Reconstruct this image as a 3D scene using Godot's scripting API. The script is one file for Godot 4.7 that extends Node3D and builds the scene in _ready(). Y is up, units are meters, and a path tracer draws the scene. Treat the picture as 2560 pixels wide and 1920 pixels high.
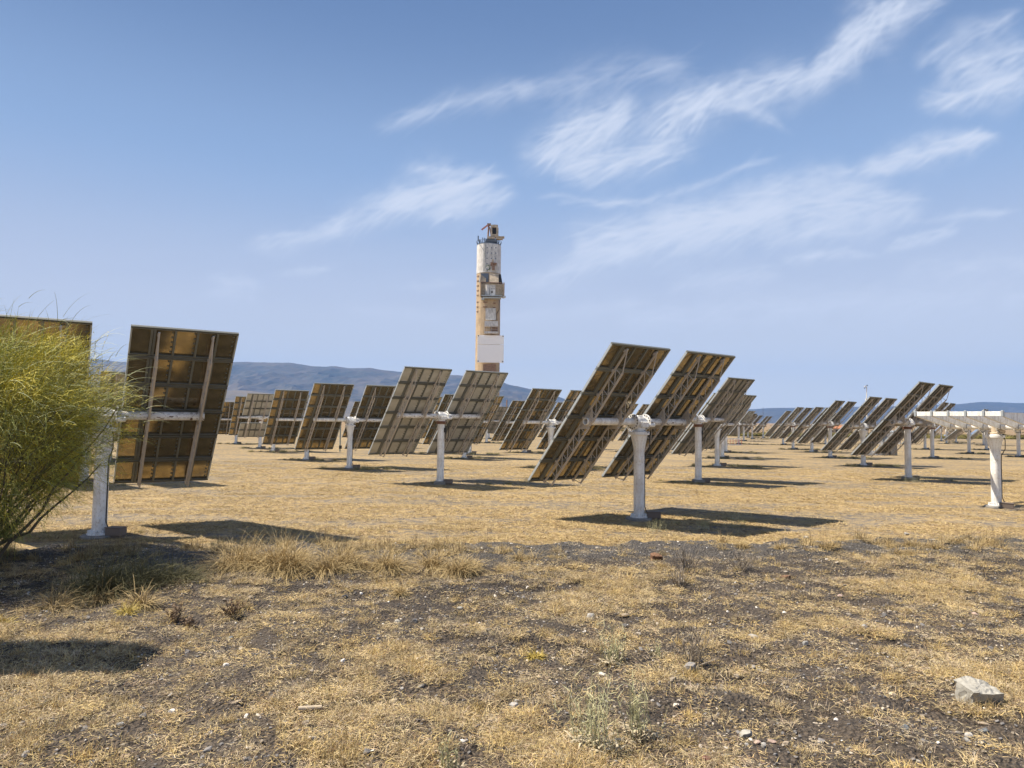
extends Node3D
# A field of heliostats before a concrete solar tower, seen from a dry stony bank.

# ---------------------------------------------------------------- mesh builder
class MB:
	var v := PackedVector3Array()
	var n := PackedVector3Array()
	var c := PackedColorArray()
	var u := PackedVector2Array()
	var col := Color(1, 1, 1)
	var xf := Transform3D.IDENTITY
	func tri(a: Vector3, b: Vector3, d: Vector3, na: Vector3, nb: Vector3, nd: Vector3) -> void:
		a = xf * a
		b = xf * b
		d = xf * d
		na = (xf.basis * na).normalized()
		nb = (xf.basis * nb).normalized()
		nd = (xf.basis * nd).normalized()
		if (b - a).cross(d - a).dot(na + nb + nd) > 0.0:
			v.append(a); v.append(d); v.append(b)
			n.append(na); n.append(nd); n.append(nb)
		else:
			v.append(a); v.append(b); v.append(d)
			n.append(na); n.append(nb); n.append(nd)
		c.append(col); c.append(col); c.append(col)
	func flat(a: Vector3, b: Vector3, d: Vector3, away: Vector3) -> void:
		var m := (b - a).cross(d - a)
		if m.length_squared() < 1e-20:
			return
		m = m.normalized()
		if m.dot((a + b + d) / 3.0 - away) < 0.0:
			m = -m
		tri(a, b, d, m, m, m)
	func quad(a: Vector3, b: Vector3, d: Vector3, e: Vector3, m: Vector3) -> void:
		tri(a, b, d, m, m, m)
		tri(a, d, e, m, m, m)
	func box(o: Vector3, s: Vector3, b := Basis.IDENTITY) -> void:
		var h := s * 0.5
		for k in 3:
			for sg in [-1.0, 1.0]:
				var m := Vector3.ZERO
				m[k] = sg
				var i := (k + 1) % 3
				var j := (k + 2) % 3
				var p := []
				for q in [[-1, -1], [1, -1], [1, 1], [-1, 1]]:
					var w := Vector3.ZERO
					w[k] = sg * h[k]
					w[i] = q[0] * h[i]
					w[j] = q[1] * h[j]
					p.append(o + b * w)
				quad(p[0], p[1], p[2], p[3], (b * m).normalized())
	func bbox(o: Vector3, s: Vector3, r: float, b := Basis.IDENTITY) -> void: # box with chamfered edges
		var h := s * 0.5
		var g := h - Vector3(r, r, r)
		for k in 3:
			var i := (k + 1) % 3
			var j := (k + 2) % 3
			for sg in [-1.0, 1.0]:
				var p := []
				for q in [[-1, -1], [1, -1], [1, 1], [-1, 1]]:
					var w := Vector3.ZERO
					w[k] = sg * h[k]
					w[i] = q[0] * g[i]
					w[j] = q[1] * g[j]
					p.append(o + b * w)
				var m := Vector3.ZERO
				m[k] = sg
				quad(p[0], p[1], p[2], p[3], (b * m).normalized())
				for sh in [-1.0, 1.0]: # chamfers along axis j, between faces k and i
					var p2 := []
					for q in [[0, -1], [0, 1], [1, 1], [1, -1]]:
						var w := Vector3.ZERO
						w[k] = sg * (h[k] if q[0] == 0 else g[k])
						w[i] = sh * (g[i] if q[0] == 0 else h[i])
						w[j] = q[1] * g[j]
						p2.append(o + b * w)
					var m2 := Vector3.ZERO
					m2[k] = sg
					m2[i] = sh
					quad(p2[0], p2[1], p2[2], p2[3], (b * m2).normalized())
	func bar(a: Vector3, e: Vector3, w: float, h: float, up := Vector3.UP) -> void:
		var z := (e - a)
		var l := z.length()
		z /= l
		var x := up.cross(z)
		if x.length() < 0.01:
			x = Vector3.RIGHT.cross(z)
		x = x.normalized()
		box((a + e) * 0.5, Vector3(w, h, l), Basis(x, z.cross(x), z))
	func tube(a: Vector3, e: Vector3, r0: float, r1: float, k := 10, caps := true) -> void:
		var z := (e - a).normalized()
		var x := z.cross(Vector3.UP if absf(z.y) < 0.9 else Vector3.RIGHT).normalized()
		var y := z.cross(x)
		for i in k:
			var t0 := TAU * i / k
			var t1 := TAU * (i + 1) / k
			var d0 := x * cos(t0) + y * sin(t0)
			var d1 := x * cos(t1) + y * sin(t1)
			tri(a + d0 * r0, e + d0 * r1, e + d1 * r1, d0, d0, d1)
			tri(a + d0 * r0, e + d1 * r1, a + d1 * r0, d0, d1, d1)
			if caps:
				tri(a, a + d0 * r0, a + d1 * r0, -z, -z, -z)
				tri(e, e + d0 * r1, e + d1 * r1, z, z, z)
	func path(pts: Array, r: float, k := 6) -> void:
		for i in pts.size() - 1:
			tube(pts[i], pts[i + 1], r, r, k, i == 0 or i == pts.size() - 2)
	# profile: array of [radius, along]; axis b.y; flat-shaded between rings that bend sharply
	func lathe(o: Vector3, prof: Array, k := 20, b := Basis.IDENTITY) -> void:
		for s in prof.size() - 1:
			var p0 = prof[s]
			var p1 = prof[s + 1]
			var dr: float = p1[0] - p0[0]
			var dy: float = p1[1] - p0[1]
			var ln := sqrt(dr * dr + dy * dy)
			if ln < 1e-6:
				continue
			var nr := dy / ln
			var ny := -dr / ln
			for i in k:
				var t0 := TAU * i / k
				var t1 := TAU * (i + 1) / k
				var e0 := Vector3(cos(t0), 0, sin(t0))
				var e1 := Vector3(cos(t1), 0, sin(t1))
				var y0 := Vector3(0, p0[1], 0)
				var y1 := Vector3(0, p1[1], 0)
				var m0 := b * (e0 * nr + Vector3(0, ny, 0))
				var m1 := b * (e1 * nr + Vector3(0, ny, 0))
				var a: Vector3 = o + b * (e0 * p0[0] + y0)
				var d: Vector3 = o + b * (e1 * p0[0] + y0)
				var e: Vector3 = o + b * (e1 * p1[0] + y1)
				var f: Vector3 = o + b * (e0 * p1[0] + y1)
				if p1[0] > 1e-6:
					tri(a, e, f, m0, m1, m0)
				if p0[0] > 1e-6:
					tri(a, d, e, m0, m1, m1)
	func put(am: ArrayMesh, m: Material) -> ArrayMesh:
		if v.is_empty():
			return am
		var ar := []
		ar.resize(Mesh.ARRAY_MAX)
		ar[Mesh.ARRAY_VERTEX] = v
		ar[Mesh.ARRAY_NORMAL] = n
		ar[Mesh.ARRAY_COLOR] = c
		if u.size() == v.size():
			ar[Mesh.ARRAY_TEX_UV] = u
		am.add_surface_from_arrays(Mesh.PRIMITIVE_TRIANGLES, ar)
		am.surface_set_material(am.get_surface_count() - 1, m)
		return am
	func mesh(m: Material) -> ArrayMesh:
		return put(ArrayMesh.new(), m)

# ---------------------------------------------------------------- scene helpers
var taken := {}
var M := {}
var rng := RandomNumberGenerator.new()
var wob := FastNoiseLite.new()
var big := FastNoiseLite.new()

func numbered(called: String) -> String:
	var k: int = taken.get(called, 0)
	taken[called] = k + 1
	return called if k == 0 else "%s_%03d" % [called, k]

func tag(o: Node, label: String, category: String, group := "", kind := "") -> Node:
	if label != "": o.set_meta("label", label)
	if category != "": o.set_meta("category", category)
	if group != "": o.set_meta("group", group)
	if kind != "": o.set_meta("kind", kind)
	return o

func thing(called: String, label: String, category: String, at := Vector3.ZERO, turn := 0.0, group := "") -> Node3D:
	var o := Node3D.new()
	o.name = numbered(called)
	add_child(o)
	o.position = at
	o.rotation.y = turn
	tag(o, label, category, group)
	return o

func obj(called: String, m: Mesh, parent: Node = null, xf := Transform3D.IDENTITY) -> MeshInstance3D:
	var o := MeshInstance3D.new()
	o.mesh = m
	if parent == null:
		o.name = numbered(called)
		add_child(o)
	else:
		o.name = called
		parent.add_child(o, true)
	o.transform = xf
	return o

func lin(r: float, g: float, b: float) -> Color: # a real-world (linear) base colour
	return Color(r, g, b).linear_to_srgb()

func mat(c: Color, rough := 0.7, metal := 0.0) -> StandardMaterial3D:
	var m := StandardMaterial3D.new()
	m.albedo_color = c
	m.roughness = rough
	m.metallic = metal
	return m

func noise(seed_: int, freq: float, oct := 4, kind := FastNoiseLite.TYPE_SIMPLEX_SMOOTH) -> FastNoiseLite:
	var f := FastNoiseLite.new()
	f.seed = seed_
	f.noise_type = kind
	f.frequency = freq
	f.fractal_octaves = oct
	f.fractal_type = FastNoiseLite.FRACTAL_FBM if oct > 1 else FastNoiseLite.FRACTAL_NONE
	return f

# noise picture coloured by stops [[offset, Color], ...]
func ramp(f: FastNoiseLite, size: int, stops: Array) -> Image:
	var g := Gradient.new()
	g.offsets = PackedFloat32Array(stops.map(func(s): return s[0]))
	g.colors = PackedColorArray(stops.map(func(s): return s[1]))
	var lut := PackedInt32Array()
	for i in 256:
		lut.append(g.sample(i / 255.0).to_abgr32())
	var src := f.get_seamless_image(size, size).get_data()
	var out := PackedInt32Array()
	out.resize(src.size())
	for i in src.size():
		out[i] = lut[src[i]]
	return Image.create_from_data(size, size, false, Image.FORMAT_RGBA8, out.to_byte_array())

func over(base: Image, top: Image) -> Image:
	base.blend_rect(top, Rect2i(Vector2i.ZERO, top.get_size()), Vector2i.ZERO)
	return base

func tex(im: Image) -> ImageTexture:
	return ImageTexture.create_from_image(im)

func grey(f: FastNoiseLite, size: int) -> Image:
	return f.get_seamless_image(size, size)

# height of the ground: a bank that falls from the camera to a flat field, which slopes off gently
const PROFILE = [[-50.0, 2.20], [0.0, 2.15], [3.0, 2.12], [6.5, 2.06], [8.6, 2.11], [9.3, 2.09], [9.6, 1.93], [10.4, 1.60], [13.4, 0.14], [15.0, 0.05], [28.0, 0.00], [220.0, -1.02], [400.0, -1.30], [60000.0, -1.30]]

func bank_t(x: float, z: float) -> float:
	var t := -z
	return t - 0.12 * clampf(x, -14, 14) * clampf(1.0 - (t - 12.0) / 4.0, 0, 1)

func ground_y(x: float, z: float, fine := true) -> float:
	var t := bank_t(x, z)
	if fine and t < 16.0:
		t += 0.3 * wob.get_noise_2d(x * 1.1 + 91.0, z * 0.3) # the edge of the bank wanders
	var y := 0.0
	for i in PROFILE.size() - 1:
		if t < PROFILE[i + 1][0] or i == PROFILE.size() - 2:
			var k: float = clampf((t - PROFILE[i][0]) / (PROFILE[i + 1][0] - PROFILE[i][0]), 0, 1)
			y = lerpf(PROFILE[i][1], PROFILE[i + 1][1], k)
			break
	if fine:
		var a := 1.0 if t < 13.0 else (0.4 if t < 60.0 else 0.2)
		y += a * (0.065 * wob.get_noise_2d(x * 0.9, z * 0.9) + 0.028 * wob.get_noise_2d(x * 4.0, z * 4.0 + 50.0) + 0.008 * wob.get_noise_2d(x * 13.0, z * 13.0))
	return y

func straw(x: float, z: float) -> float: # share of ground that straw covers, 0..1
	var a := big.get_noise_2d(x * 0.9, z * 0.9)
	var b := wob.get_noise_2d(x * 2.6 + 300.0, z * 2.6)
	var c := wob.get_noise_2d(x * 8.0 + 30.0, z * 8.0)
	return smoothstep(-0.08, 0.62, a * 0.75 + b * 0.6 + c * 0.55 - 0.06)

func field_band(x: float, z: float) -> float: # 1 on grey gravel strips between the rows
	return smoothstep(0.0, 0.35, big.get_noise_2d(x * 0.12 + 40.0, z * 0.55 + 900.0) + 0.45 * big.get_noise_2d(x * 0.5, z * 1.1) + 0.02)

# ---------------------------------------------------------------- sky
const EXPOSURE := 1.8

func sky_color(el: float, side: float) -> Color: # clear air; el = sine of the elevation
	var h := clampf(el, 0, 1)
	var c := Color(0.78, 0.815, 0.86).lerp(Color(0.565, 0.635, 0.80), smoothstep(0.0, 0.2, h))
	c = c.lerp(Color(0.31, 0.455, 0.72), smoothstep(0.14, 0.36, h))
	c = c.lerp(Color(0.145, 0.245, 0.465), smoothstep(0.3, 0.56, h))
	c = c.lerp(Color(0.09, 0.16, 0.35), smoothstep(0.5, 1.0, h))
	return c.lerp(c * 1.06 + Color(0.02, 0.015, 0.0), side)

const CLOUD := Color(0.70, 0.77, 0.92)

func wisp(q: Vector2, list: Array, f1: FastNoiseLite, f2: FastNoiseLite) -> float:
	var warp := Vector2(f1.get_noise_2d(q.x * 5.0, q.y * 5.0), f1.get_noise_2d(q.x * 5.0 + 77.0, q.y * 5.0)) * 0.02
	var p := q + warp
	var sum := 0.0
	for s in list:
		var a := Vector2(s[0], s[1])
		var d := Vector2(s[2], s[3]) - a
		var ln := d.length()
		var e := d / ln
		var r := p - a
		var al := r.dot(e)
		if al < -0.12 or al > ln + 0.12:
			continue
		var pe := r.dot(Vector2(-e.y, e.x))
		if absf(pe) > s[4] * 3.6:
			continue
		var t := clampf(al / ln, 0, 1)
		var endd := maxf(0.0, maxf(-al, al - ln)) / maxf(s[4], 0.02)
		var w: float = 1.2 * s[4] * (0.55 + 0.55 * sin(PI * clampf(t * 0.9 + 0.08, 0, 1)))
		sum += s[5] * exp(-pe * pe / (w * w) - endd * endd * 1.5)
	if sum < 0.004:
		return 0.0
	# fibres run up to the right
	var fib := Vector2(q.x * 0.86 + q.y * 0.5, -q.x * 0.5 + q.y * 0.86) + warp * 0.8
	var n := 0.5 + 0.55 * f2.get_noise_2d(fib.x * 8.0, fib.y * 40.0) + 0.35 * f2.get_noise_2d(fib.x * 24.0 + 9.0, fib.y * 120.0) + 0.5 * f1.get_noise_2d(p.x * 20.0, p.y * 20.0)
	var core := clampf(sum, 0, 1.25)
	return core * clampf(0.12 + 1.05 * n + 0.35 * core, 0.0, 1.6)

# fine threads of cirrus, drawn one by one into a plane that touches the sky ahead
const PW := 1500
const PH := 620
func threads(list: Array) -> PackedFloat32Array:
	var buf := PackedFloat32Array()
	buf.resize(PW * PH)
	var r := RandomNumberGenerator.new()
	r.seed = 4711
	for s in list:
		var a := Vector2(s[0], s[1])
		var d := Vector2(s[2], s[3]) - a
		var ln := d.length()
		var e := d / ln
		var m := Vector2(-e.y, e.x)
		var wd: float = maxf(s[4], 0.006)
		var cnt := int(clampf(18.0 + ln * wd * 15000.0, 18, 210))
		for k in cnt:
			var t := r.randf()
			var off := r.randfn() * 0.55 * wd
			var o := a + e * ln * t + m * off
			var ang := 0.16 + r.randfn() * 0.16 - 0.5 * off / (wd + 0.02)
			var v := e.rotated(ang)
			var l := (0.25 + 0.75 * r.randf()) * clampf(0.6 * ln, 0.03, 0.13)
			var bow := r.randf_range(-0.25, 0.55) * l
			var w0 := r.randf_range(0.0007, 0.0024) + 0.012 * wd
			var amp: float = pow(s[5], 1.7) * r.randf_range(0.12, 0.42) * exp(-off * off / (wd * wd))
			var n := int(l * 900.0) + 4
			for i in n:
				var q := float(i) / n
				var p := o + v * (q - 0.5) * l + v.orthogonal() * bow * (q - 0.5) * (q - 0.5)
				var fx := (p.x + 0.95) / 1.9 * PW
				var fy := (p.y + 0.03) / 0.785 * PH
				var w := w0 * (0.5 + 1.2 * q) * PW / 1.9
				var g := amp * sin(PI * q) / (0.6 + 0.35 * w)
				var rad := int(ceil(w * 1.8))
				for y in range(int(fy) - rad, int(fy) + rad + 1):
					if y < 0 or y >= PH:
						continue
					for x in range(int(fx) - rad, int(fx) + rad + 1):
						if x < 0 or x >= PW:
							continue
						var dd := ((x - fx) * (x - fx) + (y - fy) * (y - fy)) / (w * w)
						if dd < 3.2:
							buf[y * PW + x] += g * exp(-dd * 1.3)
	return buf

func look(buf: PackedFloat32Array, q: Vector2) -> float:
	var fx := (q.x + 0.95) / 1.9 * PW
	var fy := (q.y + 0.03) / 0.785 * PH
	var x := int(fx)
	var y := int(fy)
	if x < 0 or y < 0 or x >= PW - 1 or y >= PH - 1:
		return 0.0
	var u := fx - x
	var v := fy - y
	var o := y * PW + x
	return lerpf(lerpf(buf[o], buf[o + 1], u), lerpf(buf[o + PW], buf[o + PW + 1], u), v)

func make_sky() -> Sky:
	var clouds := [
		[0.044, 0.397, 0.158, 0.455, 0.034, 1.00],
		[0.081, 0.371, 0.241, 0.404, 0.026, 0.75],
		[0.147, 0.455, 0.168, 0.471, 0.021, 0.50],
		[0.215, 0.440, 0.313, 0.498, 0.029, 1.00],
		[0.313, 0.493, 0.386, 0.447, 0.010, 0.40],
		[0.329, 0.493, 0.468, 0.531, 0.026, 0.80],
		[0.458, 0.526, 0.520, 0.578, 0.026, 0.75],
		[0.499, 0.573, 0.576, 0.631, 0.029, 1.00],
		[0.556, 0.620, 0.638, 0.637, 0.021, 0.50],
		[0.066, 0.324, 0.196, 0.323, 0.005, 0.45],
		[0.196, 0.323, 0.376, 0.390, 0.005, 0.35],
		[-0.185, 0.441, 0.012, 0.500, 0.015, 0.38],
		[0.012, 0.495, 0.245, 0.534, 0.023, 0.30],
		[-0.380, 0.257, -0.266, 0.274, 0.013, 0.55],
		[-0.276, 0.279, -0.152, 0.322, 0.021, 0.60],
		[-0.183, 0.316, -0.044, 0.354, 0.026, 1.00],
		[-0.111, 0.302, -0.007, 0.334, 0.018, 0.70],
		[-0.142, 0.369, -0.070, 0.370, 0.010, 0.45],
		[-0.328, 0.216, -0.276, 0.219, 0.006, 0.50],
		[-0.431, 0.199, -0.379, 0.195, 0.010, 0.50],
		[-0.441, 0.179, -0.384, 0.179, 0.007, 0.40],
		[0.005, 0.199, 0.170, 0.248, 0.020, 0.50],
		[0.108, 0.257, 0.377, 0.307, 0.031, 0.85],
		[0.222, 0.295, 0.574, 0.330, 0.031, 0.60],
		[0.351, 0.343, 0.533, 0.350, 0.021, 0.45],
		[0.378, 0.271, 0.585, 0.310, 0.016, 0.50],
		[0.449, 0.365, 0.558, 0.382, 0.011, 0.45],
		[0.543, 0.387, 0.698, 0.430, 0.015, 0.95],
		[0.635, 0.481, 0.770, 0.524, 0.021, 0.85],
		[0.666, 0.533, 0.769, 0.566, 0.023, 0.70],
		[0.624, 0.554, 0.748, 0.612, 0.016, 0.45],
		[0.249, 0.202, 0.378, 0.224, 0.013, 0.45],
		[0.414, 0.245, 0.513, 0.254, 0.007, 0.60],
		[0.560, 0.268, 0.648, 0.290, 0.007, 0.70],
		[0.627, 0.310, 0.730, 0.316, 0.006, 0.50],
		[0.172, 0.149, 0.794, 0.193, 0.026, 0.45],
		[-0.036, 0.147, 0.171, 0.170, 0.011, 0.30],
		[0.586, 0.227, 0.794, 0.239, 0.018, 0.35],
		[-0.151, 0.198, -0.089, 0.196, 0.006, 0.30],
		[-0.228, 0.160, -0.109, 0.157, 0.007, 0.25],
	]
	var f1 := noise(7, 1.0, 5)
	var f2 := noise(19, 1.0, 4)
	var f3 := noise(23, 1.0, 5)
	var W := 4096
	var H := 2048
	# the whole sky coarsely, then the part with the catalogued wisps finely
	var low := Image.create(512, 256, false, Image.FORMAT_RGBF)
	for j in 256:
		var el := PI * (0.5 - (j + 0.5) / 256.0)
		for i in 512:
			var az := TAU * (i + 0.5) / 512.0
			if az > PI:
				az -= TAU
			var d := Vector3(sin(az) * cos(el), sin(el), -cos(az) * cos(el))
			var c := sky_color(d.y, clampf(0.5 + 0.5 * d.x, 0, 1) * 0.4)
			if d.y > 0.03:
				var q := Vector2(d.x, d.z) / (d.y + 0.12)
				var k := clampf(f3.get_noise_2d(q.x * 0.9 + q.y * 0.5, q.y * 2.6 - q.x * 0.7) * 1.5 + 0.02, 0, 0.55) * smoothstep(0.03, 0.2, d.y)
				if absf(az) < 0.9 and d.y < 0.78:
					k *= smoothstep(0.7, 0.9, absf(az))
				c = c.lerp(CLOUD, k)
			low.set_pixel(i, j, c)
	low.resize(W, H, Image.INTERPOLATE_CUBIC)
	var buf := threads(clouds)
	var span := int(W * 0.86 / TAU)
	var j0 := int(H * (0.5 - 0.70 / PI))
	for j in range(j0, H / 2):
		var el := PI * (0.5 - (j + 0.5) / H)
		for i in range(-span, span):
			var az := TAU * (i + 0.5) / W
			var d := Vector3(sin(az) * cos(el), sin(el), -cos(az) * cos(el))
			var q := Vector2(d.x, d.y) / -d.z
			var at := (i + W) % W
			var k := wisp(q, clouds, f1, f2)
			var veil := 0.22 * smoothstep(0.34, 0.08, q.y) * (0.6 + 0.4 * smoothstep(-0.3, 0.4, q.x)) * clampf(0.6 + f2.get_noise_2d(q.x * 3.0, q.y * 17.0), 0, 1)
			k = clampf(1.0 - exp(-0.8 * k - 0.8 * look(buf, q)) + veil, 0, 0.95)
			var clear := sky_color(d.y, clampf(0.5 + 0.5 * d.x, 0, 1) * 0.4).lerp(CLOUD, k)
			var mixed := smoothstep(0.74, 0.86, absf(az)) + smoothstep(0.62, 0.70, el)
			low.set_pixel(at, j, clear.lerp(low.get_pixel(at, j), clampf(mixed, 0, 1)))
	low.adjust_bcs(1.0 / EXPOSURE, 1.0, 1.0) # the exposure brings it back
	var pm := PanoramaSkyMaterial.new()
	pm.panorama = tex(low)
	var s := Sky.new()
	s.sky_material = pm
	return s

# ---------------------------------------------------------------- materials
func make_materials() -> void:
	# white paint, a little dusty
	var pn := over(ramp(noise(31, 0.006, 5), 512, [[0.0, Color(0.80, 0.79, 0.77)], [0.5, Color(0.90, 0.90, 0.89)], [1.0, Color(0.94, 0.94, 0.93)]]),
		ramp(noise(32, 0.03, 4), 512, [[0.0, Color(0.45, 0.38, 0.30, 0.5)], [0.24, Color(0.5, 0.42, 0.34, 0.2)], [0.34, Color(0.6, 0.5, 0.4, 0.0)], [1.0, Color(0.6, 0.5, 0.4, 0.0)]]))
	var runs := ramp(noise(33, 0.03, 3), 512, [[0.0, Color(0.40, 0.31, 0.24, 0.26)], [0.3, Color(0.5, 0.42, 0.34, 0.13)], [0.42, Color(0.6, 0.55, 0.5, 0.0)], [1.0, Color(0.6, 0.55, 0.5, 0.0)]])
	runs.crop(512, 40)
	runs.resize(512, 512, Image.INTERPOLATE_BILINEAR)
	over(pn, runs)
	var m := mat(Color(1, 1, 1), 0.42)
	m.albedo_texture = tex(pn)
	m.uv1_triplanar = true
	m.uv1_scale = Vector3(0.9, 0.45, 0.9)
	M.paint = m
	# paint flaking off a tube: primer and rust show in islands
	var fl := over(ramp(noise(41, 0.006, 5), 512, [[0.0, Color(0.78, 0.77, 0.75)], [1.0, Color(0.90, 0.90, 0.90)]]),
		ramp(noise(42, 0.010, 5), 512, [[0.0, Color(0.20, 0.13, 0.10, 1)], [0.24, Color(0.33, 0.23, 0.18, 1)], [0.29, Color(0.40, 0.28, 0.22, 0.9)], [0.305, Color(0.6, 0.55, 0.5, 0.0)], [1.0, Color(0.6, 0.55, 0.5, 0.0)]]))
	m = mat(Color(1, 1, 1), 0.5)
	m.albedo_texture = tex(fl)
	m.uv1_triplanar = true
	m.uv1_scale = Vector3(0.8, 1.6, 1.6)
	M.flaked = m
	M.rust = mat(lin(0.20, 0.10, 0.06), 0.8)
	M.steel = mat(lin(0.155, 0.16, 0.145), 0.55, 0.15)
	M.truss = mat(lin(0.45, 0.40, 0.345), 0.6)
	M.galv = mat(lin(0.42, 0.45, 0.46), 0.45, 0.4)
	M.black = mat(lin(0.012, 0.012, 0.013), 0.55)
	M.dark = mat(lin(0.03, 0.028, 0.026), 0.8)
	M.mirror = mat(lin(0.86, 0.88, 0.88), 0.04, 1.0)
	# amber-brown lacquer on the back of the glass, glossy, with dust specks
	var sp := over(ramp(noise(51, 0.008, 4), 512, [[0.0, Color(0.58, 0.53, 0.43)], [0.5, Color(0.66, 0.60, 0.485)], [1.0, Color(0.74, 0.68, 0.56)]]),
		ramp(noise(52, 0.06, 3), 512, [[0.0, Color(0.85, 0.74, 0.5, 0.75)], [0.22, Color(0.8, 0.7, 0.5, 0.25)], [0.3, Color(0.8, 0.7, 0.5, 0.0)], [1.0, Color(0.8, 0.7, 0.5, 0.0)]]))
	m = mat(Color(0.91, 0.91, 0.91), 0.12, 0.75)
	m.albedo_texture = tex(sp)
	m.uv1_triplanar = true
	m.uv1_scale = Vector3(0.6, 0.6, 0.6)
	M.brown = m
	m = mat(lin(0.47, 0.46, 0.425), 0.55)
	m.albedo_texture = tex(ramp(noise(53, 0.01, 4), 256, [[0.0, Color(0.86, 0.85, 0.82)], [1.0, Color(1, 1, 1)]]))
	m.uv1_triplanar = true
	m.uv1_scale = Vector3(0.5, 0.5, 0.5)
	M.cream = m
	m = m.duplicate()
	m.albedo_color = lin(0.33, 0.315, 0.285)
	M.taupe = m
	# weathered concrete with stains
	var cn := over(ramp(noise(61, 0.012, 5), 512, [[0.0, Color(0.72, 0.72, 0.72)], [1.0, Color(1, 1, 1)]]), ramp(noise(62, 0.08, 2), 512, [[0.0, Color(0.4, 0.36, 0.3, 0.35)], [0.3, Color(0.4, 0.36, 0.3, 0.0)], [1.0, Color(0.4, 0.36, 0.3, 0.0)]]))
	var ct := tex(cn)
	m = mat(lin(0.30, 0.285, 0.26), 0.9)
	m.albedo_texture = ct
	m.uv1_triplanar = true
	m.uv1_scale = Vector3(0.8, 0.8, 0.8)
	M.concrete = m
	var grimy := func(c: Color, s: Vector3) -> StandardMaterial3D:
		var g := mat(c, 0.85)
		g.albedo_texture = ct
		g.uv1_triplanar = true
		g.uv1_scale = s
		return g
	M.tower = grimy.call(lin(0.60, 0.455, 0.295), Vector3(0.09, 0.025, 0.09))
	M.tower_white = grimy.call(lin(0.80, 0.78, 0.75), Vector3(0.12, 0.05, 0.12))
	M.tower_pale = grimy.call(lin(0.64, 0.53, 0.39), Vector3(0.1, 0.1, 0.1))
	M.tower_rust = grimy.call(lin(0.38, 0.24, 0.16), Vector3(0.2, 0.2, 0.2))
	M.board = mat(lin(0.95, 0.95, 0.95), 0.6)
	M.blue_grey = mat(lin(0.12, 0.15, 0.19), 0.6)
	M.red = mat(lin(0.40, 0.15, 0.12), 0.5)
	M.junction = mat(lin(0.16, 0.125, 0.10), 0.7)
	# plants and stones: colour comes per vertex or per copy
	m = mat(Color(1, 1, 1), 0.75)
	m.vertex_color_use_as_albedo = true
	m.backlight = Color(0.5, 0.5, 0.45)
	M.leaf = m
	m = mat(Color(1, 1, 1), 0.85)
	m.vertex_color_use_as_albedo = true
	M.tint = m
	m = mat(Color(1, 1, 1), 0.9)
	m.vertex_color_use_as_albedo = true
	m.albedo_texture = ct
	m.uv1_triplanar = true
	m.uv1_scale = Vector3(4, 4, 4)
	m.heightmap_enabled = false
	M.stone = m

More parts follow.
